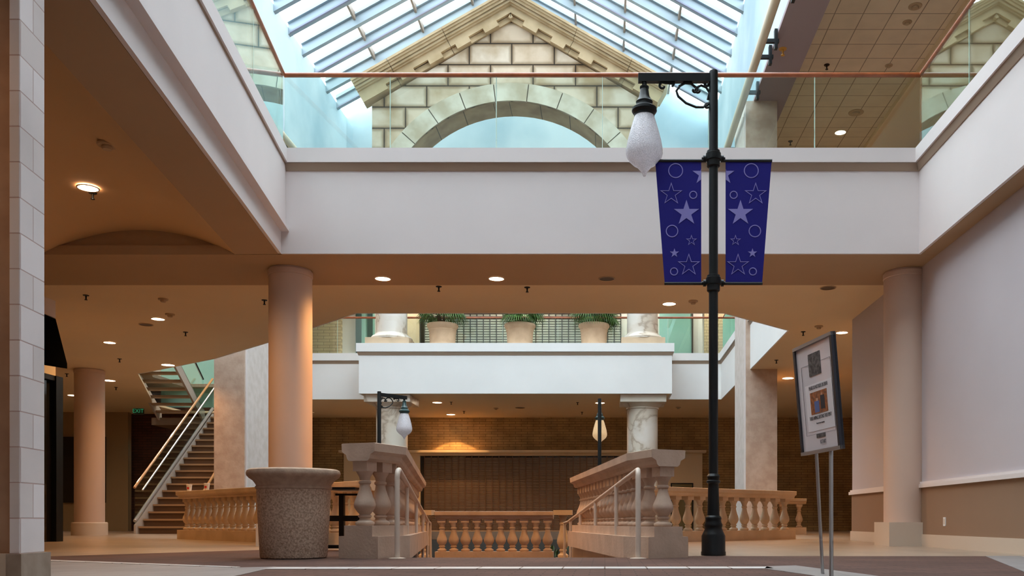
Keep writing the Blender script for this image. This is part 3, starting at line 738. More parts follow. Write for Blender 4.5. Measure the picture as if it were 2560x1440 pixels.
# ================================================================== balustrades
BAL = [(0.075, 0), (0.085, .02), (0.085, .045), (0.052, .075), (0.046, .10), (0.060, .118), (0.060, .135), (0.046, .15),
       (0.070, .19), (0.093, .245), (0.097, .285), (0.088, .34), (0.066, .42), (0.050, .50), (0.044, .56), (0.056, .575), (0.056, .60),
       (0.044, .615), (0.050, .66), (0.066, .70), (0.078, .735)]
def bal_mesh(h, w, name, m):
    k = h/0.735
    mb = MB().lathe([(r*w, z*k) for r, z in BAL], 0, 0, 0, 20)
    o = mb.build(name, m, smooth=True); me = o.data
    bpy.data.objects.remove(o); return me
def balustrade(label, path, z0, h, nb, mats, base=None, zf=None, group=None, skip=0.0, wide=1.0, blk=0.09, steps=1):
    P = [Vector((p[0], p[1])) for p in path]
    root = empty('stone_balustrade', (P[0].x, P[0].y, z0)); tag(root, label, 'balustrade', group)
    hb, hbal, hblk = base, h-base-0.22*1.0*(h/1.0)*0.7-blk, blk
    rt = h
    rb = base + hbal + hblk
    zz = (lambda t: (lambda z: z0 + z*(zf(t) if zf else 1.0)))
    def sw(prof, nm, m=mats):
        child(MB().sweep(path, prof, lambda t: zz(t)).build(nm, m), root)
    w = 0.15*wide
    if steps == 2:
        sw([(-0.21*wide, -0.02), (0.21*wide, -0.02), (0.21*wide, hb*0.68), (-0.21*wide, hb*0.68)], 'base')
        sw([(-w, hb*0.68), (w, hb*0.68), (w, hb), (-w, hb)], 'plinth')
    else:
        sw([(-w, -0.02), (w, -0.02), (w, hb), (-w, hb)], 'base')
    dr = rt - rb
    sw([(-0.10*wide, rb), (0.10*wide, rb), (0.12*wide, rb+dr*.12), (0.13*wide, rb+dr*.35), (0.175*wide, rb+dr*.52), (0.18*wide, rb+dr*.97), (0.165*wide, rt), (-0.165*wide, rt), (-0.18*wide, rb+dr*.97), (-0.175*wide, rb+dr*.52), (-0.13*wide, rb+dr*.35), (-0.12*wide, rb+dr*.12)], 'cap_rail')
    me = bal_mesh(hbal, wide, 'baluster', mats)
    bb = MB().box(-0.075*wide, 0.075*wide, -0.075*wide, 0.075*wide, 0, hblk).build('b', mats); bm_ = bb.data; bpy.data.objects.remove(bb)
    seg = [(P[i+1]-P[i]).length for i in range(len(P)-1)]; tot = sum(seg)
    for k in range(nb):
        s = skip + (tot-2*skip)*(k+0.0)/(nb-1); t = s/tot; q = s
        for i, L in enumerate(seg):
            if q <= L+1e-6: break
            q -= L
        p = P[i].lerp(P[i+1], min(1, q/L)); d = P[i+1]-P[i]; a = math.atan2(d.y, d.x)
        f = zf(t) if zf else 1.0
        o = bpy.data.objects.new('baluster', me); col.objects.link(o); o.parent = root
        o.location = (p.x-P[0].x, p.y-P[0].y, base*f); o.rotation_euler = (0, 0, a); o.scale = (1, 1, f)
        o2 = bpy.data.objects.new('baluster_block', bm_); col.objects.link(o2); o2.parent = root
        o2.location = (p.x-P[0].x, p.y-P[0].y, (base+hbal)*f); o2.rotation_euler = (0, 0, a); o2.scale = (1, 1, f)
    return root
slope = lambda t: 1.0 - 0.11*max(0, t-0.08)/0.92
cw = 0.24
balustrade('stone balustrade along the left side of the ramp', [(-2.21, 7.98), (XL(8.40)-0.06, 8.40), (XL(13.6)-cw+0.1, 13.6)], 0, 1.04, 24, M['bal'], base=0.30, zf=slope, skip=0.10, steps=2, group=None)
balustrade('stone balustrade along the right side of the ramp', [(0.58, 8.10), (XR(8.55)+0.20, 8.50), (XR(12.7)+0.12, 12.7)], 0, 0.99, 19, M['bal'], base=0.29, zf=lambda t: 1-0.04*t, skip=0.10, steps=2)
balustrade('low stone balustrade running back from the left of the ramp towards the stairs', [(-2.98, 11.75), (-7.76, 16.45)], 0, 0.87, 27, M['bal2'], base=0.17, skip=0.15, wide=0.9, blk=0.06)
balustrade('low stone balustrade behind the near street lamp', [(-0.25, 13.05), (3.38, 16.3)], 0, 0.87, 17, M['bal2'], base=0.17, skip=0.15, wide=0.9, blk=0.06)
balustrade('short stone balustrade beyond the right pillar', [(3.3, 21.6), (4.86, 21.6)], 0, 0.87, 4, M['bal2'], base=0.17, skip=0.15, wide=0.9, blk=0.06)
balustrade('stone balustrade across the foot of the ramp', [(-2.95, 15.6), (-0.90, 15.6)], -0.37, 0.87, 10, M['bal'], base=0.17, skip=0.10, wide=0.95, blk=0.06)
for s, xx in (('left', -3.12), ('right', -0.72)):
    nw = empty('newel_post', (xx, 15.35, -0.37)); tag(nw, 'stone newel post at the %s of the ramp foot' % s, 'newel post')
    child(MB().box(xx-0.13, xx+0.13, 15.24, 15.48, -0.37, -0.30).build('base', M['bal2']), nw)
    child(MB().lathe([(r*1.1, z) for r, z in BAL], xx, 15.36, -0.30, 20).build('shaft', M['bal2'], smooth=True), nw)
    child(MB().box(xx-0.16, xx+0.16, 15.2, 15.52, 0.435, 0.52).build('cap', M['bal2']), nw)

# painted ramp handrails
def ramp_rail(xf, off, side, d0):
    root = empty('ramp_handrail', (xf(8.1)+off, 8.1, 0)); tag(root, 'painted tube handrail on posts at the %s of the ramp' % side, 'handrail')
    zt = lambda d: 0.80 - 0.083*max(0, d-d0)
    ds = [d0, 9.15, 10.7, 12.2, 13.4]
    pts = []
    for k in range(5):
        a = PI/2*k/4
        pts.append((xf(d0)+off, d0 + 0.07 - 0.07*math.cos(a) , zt(d0) - 0.07 + 0.07*math.sin(a)))
    pts.append((xf(13.7)+off, 13.7, zt(13.7)))
    child(MB().tube([(xf(d0)+off, d0, 0.02)] + pts, 0.024, 12).build('rail', M['railpaint'], smooth=True), root)
    child(MB().tube([(xf(13.7)+off, 13.7, zt(13.7)), (xf(14.3)+off, 14.3, zt(13.7)-0.02), (xf(14.3)+off, 14.35, -0.37)], 0.022, 10).build('end_bend', M['railpaint'], smooth=True), root)
    for i, d in enumerate(ds[1:]):
        zb = -0.078*(d-RY0)
        child(MB().tube([(xf(d)+off, d, zb), (xf(d)+off, d, zt(d))], 0.021, 10).build('post', M['railpaint'], smooth=True), root)
    child(MB().lathe([(0.075, 0), (0.075, .006), (0.03, .012)], xf(d0)+off, d0, 0.004, 20).build('foot_plate', M['railpaint']), root)
ramp_rail(XL, 0.07, 'left', 7.95)
ramp_rail(XR, 0.03, 'right', 7.95)

# ================================================================== street lamps and banners
def scroll(cx, cz, r0, r1, a0, a1, n=24):
    return [(cx + (r0+(r1-r0)*i/n)*math.cos(a0+(a1-a0)*i/n), cz + (r0+(r1-r0)*i/n)*math.sin(a0+(a1-a0)*i/n)) for i in range(n+1)]
def street_lamp(x, y, z0, sc_, label, arm_dir, rot=0.0, globe='globe', m='black', capm='black', clamps=True):
    """arm_dir -1: arm reaches to -x. Local units metres, pole at origin"""
    root = empty('street_lamp', (x, y, z0), rot); tag(root, label, 'lamp post', 'old-style lamp posts')
    def k(mb, nm, mm, sm=True):
        o = mb.build(nm, M[mm], smooth=sm); o.parent = root; return o
    hh = 4.765
    k(MB().lathe([(0.122, 0), (0.122, .03), (0.117, .04), (0.117, .19), (0.105, .215), (0.088, .25), (0.084, .27), (0.088, .285), (0.090, .30), (0.080, .32), (0.076, .345), (0.080, .36), (0.076, .375),
                  (0.062, .39), (0.060, .41)], seg=32), 'base', m)
    k(MB().lathe([(0.060, .40), (0.052, .70), (0.068, .715), (0.068, .73), (0.056, .74), (0.060, .76), (0.064, .775), (0.056, .79), (0.048, .80)], seg=32), 'lower_sleeve', m)
    k(MB().lathe([(0.046, .78), (0.044, hh-0.02), (0.040, hh)], seg=28), 'pole', m)
    s = arm_dir
    zt = hh - 0.03
    k(MB().box(min(0.0, s*0.74), max(0.0, s*0.74), -0.028, 0.028, zt-0.08, zt), 'arm', m, False)
    # wrought scrolls
    W = MB()
    def T(pts, r=0.0125): W.tube([(s*a, 0, b_) for a, b_ in pts], r, 8)
    zb = zt - 0.08
    T([(0.04, zb-0.20)] + [(0.04+0.02, zb-0.225)] + [(0.10, zb-0.245), (0.17, zb-0.245), (0.27, zb-0.205), (0.345, zb-0.14), (0.365, zb-0.085), (0.33, zb-0.035), (0.28, zb-0.008)])
    T(scroll(0.345, zb-0.055, 0.06, 0.06, 0.2, 1.0, 4) + [(0.42, zb-0.01), (0.475, zb-0.006)] + scroll(0.50, zb-0.036, 0.036, 0.016, PI*0.5, -PI*0.9, 16))
    T([(0.34, zb-0.04), (0.28, zb-0.008), (0.22, zb-0.012), (0.18, zb-0.045)] + scroll(0.185, zb-0.075, 0.03, 0.014, PI*0.75, PI*2.1, 14))
    T([(0.055, zb-0.17), (0.04, zb-0.10), (0.07, zb-0.05), (0.12, zb-0.03), (0.16, zb-0.05)] + scroll(0.150, zb-0.08, 0.03, 0.014, PI*0.35, -PI*0.95, 14))
    T([(0.09, zb-0.235), (0.055, zb-0.205)] + scroll(0.06, zb-0.235, 0.028, 0.012, PI*0.6, -PI*0.8, 12))
    T([(0.075, zb-0.045), (0.085, zb-0.012)] + scroll(0.063, zb-0.022, 0.022, 0.010, 0.2, -PI*1.1, 10))
    k(W, 'scroll_bracket', m)
    lx = s*0.68
    k(MB().lathe([(0.024, 0), (0.024, .03), (0.030, .03), (0.034, -.0)][:2] + [(0.024, -0.05)], lx, 0, zb, 16), 'stem', m)
    lcap = k(MB().lathe([(0.03, -.035), (0.045, -.045), (0.045, -.06), (0.040, -.07), (0.052, -.14), (0.075, -.185), (0.084, -.195), (0.078, -.21), (0.082, -.23), (0.098, -.245), (0.122, -.262), (0.124, -.285), (0.115, -.30), (0.100, -.31), (0.10, -.335), (0.0, -.335)][::-1], lx, 0, zb, 32), 'lantern_cap', capm)
    gl_ = k(MB().lathe([(0.092, -.325), (0.105, -.36), (0.135, -.46), (0.165, -.57), (0.180, -.66), (0.182, -.70), (0.172, -.735), (0.150, -.77), (0.110, -.81), (0.075, -.83), (0.062, -.845), (0.050, -.86), (0.035, -.875), (0.022, -.895), (0.012, -.925), (0.002, -.93)][::-1], lx, 0, zb, 40, cap=False), 'globe', globe)
    gl_.parent = lcap
    if clamps:
        for zc in (Z(397, y)-z0, Z(708, y)-z0):
            C = MB().lathe([(0.054, -.085), (0.064, -.075), (0.064, -.02), (0.074, -.015), (0.074, .05), (0.066, .055), (0.064, .075), (0.05, .08)], 0, 0, zc, 24)
            C.tube([(-0.115, 0, zc), (0.115, 0, zc)], 0.018, 12)
            C.tube([(-0.10, 0, zc), (-0.075, 0, zc)], 0.034, 12); C.tube([(0.075, 0, zc), (0.10, 0, zc)], 0.034, 12)
            k(C, 'clamp', m)
    return root
LD = 8.77; LX = X(1783.5, LD)
street_lamp(LX, LD, 0.004, 1, 'tall black lamp post holding two navy banners', -1)
street_lamp(X(948, 20.2), 20.2, -1.5, 1, 'distant dark lamp post before the left marble column', 1, R(48), 'globe', 'black', 'green_metal', False)
street_lamp(X(1499, 21.4), 21.4, -1.5, 1, 'distant dark lamp post with a glowing amber globe', 1, R(90), 'globe_lit', 'black', 'green_metal', False)

def star_pts(cx, cz, r, ri=0.382, rot=0):
    return [(cx + (r if i % 2 == 0 else r*ri)*math.cos(PI/2 + PI*i/5 + rot), cz + (r if i % 2 == 0 else r*ri)*math.sin(PI/2 + PI*i/5 + rot)) for i in range(10)]
def clip(poly, x, keep_less):
    out = []
    for i in range(len(poly)):
        a, b_ = poly[i], poly[(i+1) % len(poly)]
        ia = (a[0] <= x) == keep_less; ib = (b_[0] <= x) == keep_less
        if ia: out.append(a)
        if ia != ib:
            t = (x-a[0])/(b_[0]-a[0]); out.append((x, a[1]+t*(b_[1]-a[1])))
    return out
def banner(sgn, label):
    # drawn from the left banner, the right one mirrored about the pole; photo px -> metres at the lamp's depth
    k = LD/FPX
    def q(px, py):  # px of the left banner
        return (sgn*(1783.5-px)*k, Z(py, LD))
    root = empty('banner', (LX + sgn*0.25, LD, Z(712, LD))); tag(root, label, 'banner', 'navy banners on the lamp post')
    b = MB()
    cl = [q(1638, 402), q(1753, 402), q(1753, 712), q(1662, 712)]
    b.prism([(LX+a, z) for a, z in cl], LD-0.003, LD+0.003, 'y')
    b.mi = 1
    y0, y1 = LD-0.0062, LD-0.0028
    def P(pts, holes=()): b.prism([(LX+a, z) for a, z in pts], y0, y1, 'y', [[(LX+a, z) for a, z in h] for h in holes])
    def ring(px, py, r):
        c = q(px, py); R1 = r*k; R2 = (r-2.2)*k
        P([(c[0]+R1*math.cos(2*PI*i/36), c[1]+R1*math.sin(2*PI*i/36)) for i in range(36)], [[(c[0]+R2*math.cos(2*PI*i/36), c[1]+R2*math.sin(2*PI*i/36)) for i in range(36)]])
    def star(px, py, r, solid):
        c = q(px, py); pts = star_pts(c[0], c[1], r*k)
        if solid:
            lim = q(1752.5, 0)[0]
            pts = clip(pts, lim, sgn < 0) if px+r > 1752 else pts
            P(pts)
        else: P(pts, [star_pts(c[0], c[1], (r-4.6 if r > 20 else r-3.8)*k)])
    ring(1689, 427, 18.5); ring(1733, 487.5, 10); ring(1680, 578, 15.5); ring(1685, 679, 10)
    star(1757, 436, 27, True); star(1678, 485.5, 29.5, False); star(1716, 533, 33, True)
    star(1728.5, 601.5, 14.5, False); star(1686, 633, 12, True); star(1722, 663, 29.5, False)
    child(b.build('cloth', [M['banner'], M['star']]), root)
    for y in (402, 709):
        w = (1637 if y < 500 else 1661)
        a0, a1 = q(w, y), q(1765, y)
        child(MB().tube([(LX+a0[0], LD, a0[1]), (LX+a1[0], LD, a1[1])], 0.016, 12).build('rod', M['blackrod'], smooth=True), root)
banner(-1, 'navy banner with stars and rings at left of the lamp post')
banner(1, 'navy banner with stars and rings at right of the lamp post')

# ================================================================== the big planter
pc = (X(735, 8.1), 8.1)
pt_ = empty('planter', (pc[0], pc[1], 0)); tag(pt_, 'large round exposed-aggregate planter beside the ramp balustrade', 'planter')
def kid(mb, nm, m, root, sm=True, bv=0): return child(mb.build(nm, m, smooth=sm, bevel=bv), root)
kid(MB().lathe([(0.27, 0.005), (0.288, 0.012), (0.292, 0.03), (0.322, 0.60), (0.318, 0.63)], pc[0], pc[1], 0, 64), 'body', M['aggregate'], pt_)
kid(MB().lathe([(0.318, 0.625), (0.330, .632), (0.332, .65), (0.322, .66), (0.330, .675), (0.352, .705), (0.385, .728), (0.403, .748), (0.408, .772), (0.400, .796), (0.380, .808), (0.345, .808), (0.335, .79), (0.33, .70), (0.0, .70)], pc[0], pc[1], 0, 64), 'rim', M['aggrim'], pt_)
kid(MB().lathe([(0.0, .74), (0.335, .74), (0.338, .75)], pc[0], pc[1], 0, 40), 'liner', M['white'], pt_)

# dark metal stand between planter and balustrade
sd = 10.0
st = empty('metal_stand', (X(855, sd), sd, 0)); tag(st, 'dark metal table stand behind the planter', 'stand')
def bx2(px0, px1, py0, py1, y0, y1): return MB().box(X(px0, sd), X(px1, sd), y0, y1, Z(py1, sd), Z(py0, sd))
kid(bx2(829, 903, 1220, 1226, sd-0.25, sd+0.25), 'top', M['black'], st, False)
kid(bx2(840, 900, 1234, 1239, sd-0.03, sd+0.03), 'top_brace', M['black'], st, False)
kid(MB().box(X(849, sd), X(861, sd), sd-0.03, sd+0.03, 0.0, Z(1236, sd)), 'post', M['black'], st, False)
kid(bx2(822, 904, 1289, 1303, sd-0.05, sd+0.05), 'cross_bar', M['black'], st, False)
kid(MB().box(X(815, sd), X(855, sd), sd-0.03, sd+0.03, 0.03, 0.07), 'foot', M['black'], st, False)

# ================================================================== easel sign
BLc = Vector((1.274, 5.73, 0.762)); BRc = Vector((1.385, 5.20, 0.766)); TLc = Vector((1.217, 5.73, 1.449)); TRc = Vector((1.3216, 5.20, 1.452))
eu = (BRc-BLc); ev = (TLc-BLc); Wd = eu.length; Hd = ev.length; eu.normalize(); ev.normalize(); en = eu.cross(ev).normalized()
if en.x > 0: en = -en
sg = empty('sign_stand', (1.37, 5.5, 0)); tag(sg, 'chrome-framed notice sign on two thin legs', 'sign')
def sp(u, v, n=0.0): return BLc + eu*(u*Wd) + ev*(v*Hd) + en*n
def slab(u0, u1, v0, v1, n0, n1, mb=None):
    mb = mb or MB()
    mb.add([sp(u0, v0, n0), sp(u1, v0, n0), sp(u1, v1, n0), sp(u0, v1, n0), sp(u0, v0, n1), sp(u1, v0, n1), sp(u1, v1, n1), sp(u0, v1, n1)],
           [(0,1,2,3),(4,7,6,5),(0,4,5,1),(1,5,6,2),(2,6,7,3),(3,7,4,0)])
    return mb
kid(slab(0.0, 1, 0.0, 1, -0.018, -0.004), 'back_panel', M['darksteel'], sg, False)
kid(slab(0.03, 0.97, 0.02, 0.98, -0.004, 0.0), 'poster', M['paper'], sg, False)
fr = MB(); t_, s_ = 0.045, 0.030

for u_ in (0, 1-t_): kid(slab(u_, u_+t_, 0, 1, -0.02, 0.012), 'side_frame', M['darksteel'], sg, False)
for v_ in (0, 1-s_): kid(slab(0, 1, v_, v_+s_, -0.02, 0.013), 'end_frame', M['steel'], sg, False)
nsheet = kid(slab(0.22, 0.90, 0.20, 0.62, 0.0, 0.002), 'notice_sheet', M['paper2'], sg, False)
ln = MB()
for u0, u1, v0, v1 in ((0.16, 0.165, 0.17, 0.80), (0.90, 0.905, 0.17, 0.80), (0.16, 0.905, 0.17, 0.172), (0.16, 0.36, 0.798, 0.80), (0.66, 0.905, 0.798, 0.80)):
    slab(u0, u1, v0, v1, 0.0021, 0.0028, ln)
kid(ln, 'border_line', M['ink'], sg, False)
kid(slab(0.36, 0.66, 0.69, 0.89, 0.0, 0.003), 'upper_picture', M['photo_dark'], sg, False)
ph = slab(0.34, 0.76, 0.35, 0.545, 0.002, 0.004); kid(ph, 'lower_picture', M['photo_warm'], sg, False)
fg = slab(0.44, 0.56, 0.36, 0.46, 0.004, 0.005); kid(fg, 'picture_figure', M['blue'], sg, False)
fg = slab(0.60, 0.70, 0.38, 0.50, 0.004, 0.005); kid(fg, 'picture_figure', M['ink'], sg, False)
fg = slab(0.49, 0.54, 0.46, 0.485, 0.004, 0.005); slab(0.62, 0.66, 0.50, 0.52, 0.004, 0.005, fg); kid(fg, 'picture_faces', M['skin'], sg, False)
kid(slab(0.42, 0.64, 0.135, 0.17, 0.0, 0.003), 'small_picture', M['photo_dark'], sg, False)
def text(body, size, m, parent, mw, nm='lettering'):
    c = bpy.data.curves.new(nm, 'FONT'); c.body = body; c.size = size; c.align_x = 'CENTER'; c.align_y = 'CENTER'; c.extrude = 0.0004
    o = bpy.data.objects.new(nm, c); col.objects.link(o)
    dg = bpy.context.evaluated_depsgraph_get(); me = bpy.data.meshes.new_from_object(o.evaluated_get(dg))
    bpy.data.objects.remove(o)
    o = bpy.data.objects.new(nm, me); col.objects.link(o); me.materials.clear(); me.materials.append(m)
    o.parent = parent
    o.matrix_parent_inverse = parent.matrix_basis.inverted() if parent.type == 'EMPTY' else Matrix()
    o.matrix_basis = mw
    return o
eup = en.cross(eu)
def smat(u, v, n=0.004, sx=1.0):
    p = sp(u, v, n); zdir = en; xdir = eu; ydir = zdir.cross(xdir)
    return Matrix(((xdir.x*sx, ydir.x, zdir.x, p.x), (xdir.y*sx, ydir.y, zdir.y, p.y), (xdir.z*sx, ydir.z, zdir.z, p.z), (0, 0, 0, 1)))
text('PLEASE DO NOT RIDE OR DRIVE', 0.032, M['ink'], nsheet, smat(0.56, 0.585, 0.004, 0.55))
text('THESE ANIMALS BEYOND THIS POINT', 0.032, M['ink'], nsheet, smat(0.56, 0.315, 0.004, 0.55))
text('Thank you for your cooperation', 0.014, M['ink'], nsheet, smat(0.55, 0.265, 0.004, 0.6))
text('ROTARY', 0.034, M['ink'], sg, smat(0.58, 0.095, 0.004, 0.6))
l1a, l1b = sp(0.33, 0.0, -0.01), Vector((1.385, 5.66, 0.0)); l2a, l2b = sp(0.70, 0.0, -0.01), Vector((1.343, 5.28, 0.0))
for a, b_, w in ((l1a, l1b, 0.011), (l2a, l2b, 0.013)):
    kid(MB().tube([a, b_], w, 12), 'leg', M['steel'], sg)

# ================================================================== stairs at the left
SX0, SX1, SY, NS, RI, RU = -11.75, -10.0, 22.4, 18, 0.19, 0.24
stt = empty('staircase', (SX0, SY, 0)); tag(stt, 'straight lower stair flight with glass side and oak handrails', 'stairs')
for i in range(NS):
    kid(MB().box(SX0+0.03, SX1, SY+i*RU-0.02, SY+(i+1)*RU, RI*(i+1)-0.045, RI*(i+1)), 'tread', M['stair'], stt, False)
    kid(MB().box(SX0+0.03, SX1, SY+i*RU+0.03, SY+i*RU+0.05, RI*i, RI*(i+1)-0.045), 'riser', M['riser'], stt, False)
top = (SY+NS*RU, RI*NS)
for x in (SX0-0.03, SX1):
    kid(MB().prism([(SY-0.12, -0.0), (SY-0.12, 0.22), (top[0], top[1]+0.12), (top[0], top[1]-0.25), (SY+0.25, 0.0)], x, x+0.05, 'x'), 'stringer', M['stringer'], stt, False)
sl = RI/RU
kid(MB().prism([(SY-0.1, 0.25), (top[0], top[1]+0.18), (top[0], top[1]+1.1), (SY-0.1, 1.1)], SX0-0.02, SX0-0.008, 'x'), 'glass_panel', M['glass'], stt, False)
kid(MB().tube([(SX0-0.015, SY-0.1, 0.32), (SX0-0.015, top[0], top[1]+0.27)], 0.045, 8), 'bottom_channel', M['steel'], stt)
kid(MB().tube([(SX0-0.015, SY-0.12, 1.16), (SX0-0.015, top[0], top[1]+1.16)], 0.032, 10), 'oak_rail', M['oak'], stt)
kid(MB().tube([(SX0+0.10, SY+0.05, 1.10), (SX0+0.10, top[0], top[1]+0.98)], 0.024, 10), 'steel_rail', M['steel'], stt)
kid(MB().tube([(SX1-0.05, SY-0.2, 0.98), (SX1-0.05, top[0], top[1]+1.05)], 0.032, 10), 'oak_rail', M['oak'], stt)
struct(MB().box(-13.6, SX1, top[0], 28.4, top[1]-0.22, top[1]).build('floor_landing', mat('landing_brown', (0.24, 0.16, 0.10), 0.6)), 'stair landing slab')
us = empty('staircase', (-13.3, top[0], top[1])); tag(us, 'open-riser upper stair flight turning back above the landing', 'stairs')
UX0, UX1 = -13.4, -12.05
for i in range(8):
    y = top[0] - i*RU; z = top[1] + (i+1)*RI
    kid(MB().box(UX0+0.05, UX1-0.04, y-RU-0.03, y, z-0.06, z), 'tread', M['stair'], us, False)
for x in (UX0, UX1-0.05):
    kid(MB().prism([(top[0]+0.1, top[1]-0.15), (top[0]+0.1, top[1]+0.2), (top[0]-8*RU, top[1]+8*RI+0.2), (top[0]-8*RU, top[1]+8*RI-0.15)], x, x+0.06, 'x'), 'stringer', M['stringer'], us, False)
kid(MB().prism([(top[0], top[1]+0.2), (top[0], top[1]+1.1), (top[0]-8*RU, top[1]+8*RI+1.1), (top[0]-8*RU, top[1]+8*RI+0.2)], UX1+0.01, UX1+0.02, 'x'), 'glass_panel', M['glass'], us, False)
kid(MB().tube([(UX1, top[0], top[1]+1.15), (UX1, top[0]-8*RU, top[1]+8*RI+1.15)], 0.03, 8), 'handrail', M['blackrod'], us)

# exit sign
ex = empty('exit_sign', (X(347, 27.5), 27.5, 3.6)); tag(ex, 'small green exit sign hanging above the dark brick wall', 'sign')
kid(MB().box(X(335, 27.5), X(359, 27.5), 27.46, 27.54, Z(1036, 27.5), Z(1020, 27.5)), 'housing', M['darkteal'], ex, False)
kid(MB().box(X(346, 27.5), X(348, 27.5), 27.49, 27.51, Z(1020, 27.5), ZC), 'hanger', M['darkteal'], ex, False)
text('EXIT', 0.17, M['greenlit'], ex, Matrix.Translation((X(347, 27.5), 27.455, Z(1028, 27.5))) @ Matrix.Rotation(PI/2, 4, 'X'))

# ================================================================== shopfronts
# dark shop at left
struct(MB().box(-11.0, -8.97, 6.5, 14.55, 0, ZC).build('wall_shop_left', M['cream']), 'wall of the dark left shop')
sf = empty('shop_entrance', (-8.95, 13.5, 0)); tag(sf, 'black-framed shop door and dark glass at left behind the pier', 'shop entrance')
kid(MB().box(-8.97, -8.94, 9, 14.5, 0.0, 2.62), 'glass', M['darkwin'], sf, False)
for d in (14.45, 13.3, 12.1):
    kid(MB().box(-8.97, -8.86, d-0.06, d+0.12, 0.0, 2.68), 'frame_post', M['black'], sf, False)
kid(MB().box(-8.97, -8.88, 9, 14.55, 2.6, 2.68), 'frame_head', M['black'], sf, False)
aw = MB().prism([(-8.93, 2.80), (-8.42, 2.72), (-8.42, 2.80), (-8.60, 3.50), (-8.93, 3.51)], 9.0, 13.95, 'y')
tag(aw.build('awning', mat('awning_black', (0.004, 0.004, 0.004), 1.0, spec=0.0)), 'black awning over the left shop entrance', 'awning')
struct(MB().box(-8.97, -8.62, 9, 13.98, 3.52, ZC-0.002).build('trim_17', M['plaster']), 'pale sign band above the black awning')
# window of the shop at far left
wn = empty('window_2', (-16.3, 28.3, 0.9)); struct(wn, 'dark shop window at far left')
kid(MB().box(-17.6, -15.9, 28.33, 28.4, 0.9, 3.0), 'pane', M['darkwin'], wn, False)
# main grille shopfront on the ground floor
GX0, GX1 = X(1052, BW), X(1568, BW)
sh = empty('storefront', ((GX0+GX1)/2, BW, 0)); tag(sh, 'cream storefront surround on the brick back wall', 'storefront')
zt_ = Z(1135, BW)
kid(MB().box(X(862, BW), GX0, BW-0.12, BW, 0, zt_+0.02), 'side_panel', M['cream'], sh, False)
kid(MB().box(GX1, X(1755, BW), BW-0.12, BW, 0, zt_+0.02), 'side_panel', M['cream'], sh, False)
kid(MB().box(GX0, GX1, BW-0.12, BW, Z(1140, BW), zt_+0.02), 'head', M['cream'], sh, False)
kid(MB().box(X(856, BW), X(1762, BW), BW-0.45, BW, zt_+0.02, zt_+0.10), 'ledge', M['cream'], sh, False)
pn = MB().box(X(1676, BW), X(1732, BW), BW-0.16, BW-0.12, 0.0, Z(1208, BW)); kid(pn, 'display_frame', M['black'], sh, False)
kid(MB().box(X(1679, BW), X(1729, BW), BW-0.17, BW-0.15, 0.05, Z(1211, BW)), 'display_panel', mat('display_olive', (0.16, 0.13, 0.05), 0.3), sh, False)
def grille(x0, x1, y, z0, z1, label, ms, ml, rods, pitch):
    root = empty('rolling_grille', ((x0+x1)/2, y, z0)); tag(root, label, 'shutter')
    b = MB(); n = int((z1-z0)/pitch)
    for i in range(n): b.box(x0+0.15, x1, y, y+0.02, z0+i*pitch, z0+i*pitch+pitch*0.72)
    kid(b, 'slats', ms, root, False)
    b = MB()
    for i in range(rods+1):
        xx = x0+0.15+(x1-x0-0.15)*i/rods
        b.box(xx-0.015, xx+0.015, y-0.02, y+0.0, z0, z1)
    kid(b, 'vertical_rods', ml, root, False)
    kid(MB().box(x0, x1, y+0.06, y+0.08, z0, z1), 'backing', M['darkwin'], root, False)
grille(GX0, GX1, BW-0.1, 0.0, Z(1141, BW), 'brown closed rolling grille of the ground floor store', M['grille'], M['riser'], 30, 0.05)
# upper shopfronts
grille(ux(1052), ux(1552), BW-0.12, UZ0, 7.9, 'grey closed rolling grille of the upper store', M['grille_up'], M['grille_line'], 30, 0.085)
w3 = empty('window_3', (ux(1690), BW, UZ0)); struct(w3, 'teal shop window at upper right')
kid(MB().box(ux(1648), ux(1729), BW-0.10, BW-0.06, UZ0, 7.9), 'pane', M['tealglass'], w3, False)
kid(MB().box(ux(1728), ux(1732), BW-0.14, BW-0.05, UZ0, 7.9), 'frame', M['grille_line'], w3, False)
w4 = empty('window_4', (ux(915), BW, UZ0)); struct(w4, 'teal shop window at upper left')
kid(MB().box(ux(892), ux(938), BW-0.10, BW-0.06, UZ0, 7.9), 'pane', M['tealglass'], w4, False)
kid(MB().box(ux(892), ux(906), BW-0.14, BW-0.05, UZ0, 7.9), 'frame', M['darkteal'], w4, False)
kid(MB().box(ux(921), ux(934), BW-0.14, BW-0.05, UZ0, 7.9), 'frame', M['darkteal'], w4, False)
w5 = empty('window_5', (ux(1830), BW, UZ0)); struct(w5, 'teal shop window behind the right pillar')
kid(MB().box(ux(1814), ux(1850), BW-0.10, BW-0.06, UZ0, 7.9), 'pane', M['tealglass'], w5, False)
struct(MB().box(ux(1020), ux(1050), BW-0.1, BW, UZ0, 7.9).build('trim_18', M['cream']), 'cream strip beside the upper grille')
# upper stair area backdrop
struct(MB().box(-17, -9.6, 29.0, 29.1, 4.7, 8.2).build('wall_upper_stair', mat('wall_sage', (0.74, 0.76, 0.70), 0.8)), 'white wall above the stairs')
w6 = empty('window_6', (-13, 28.9, 5)); struct(w6, 'teal glass wall above the stairs')
kid(MB().box(-14.4, -11.0, 28.9, 28.94, 4.0, 6.2), 'pane', M['tealglass'], w6, False)

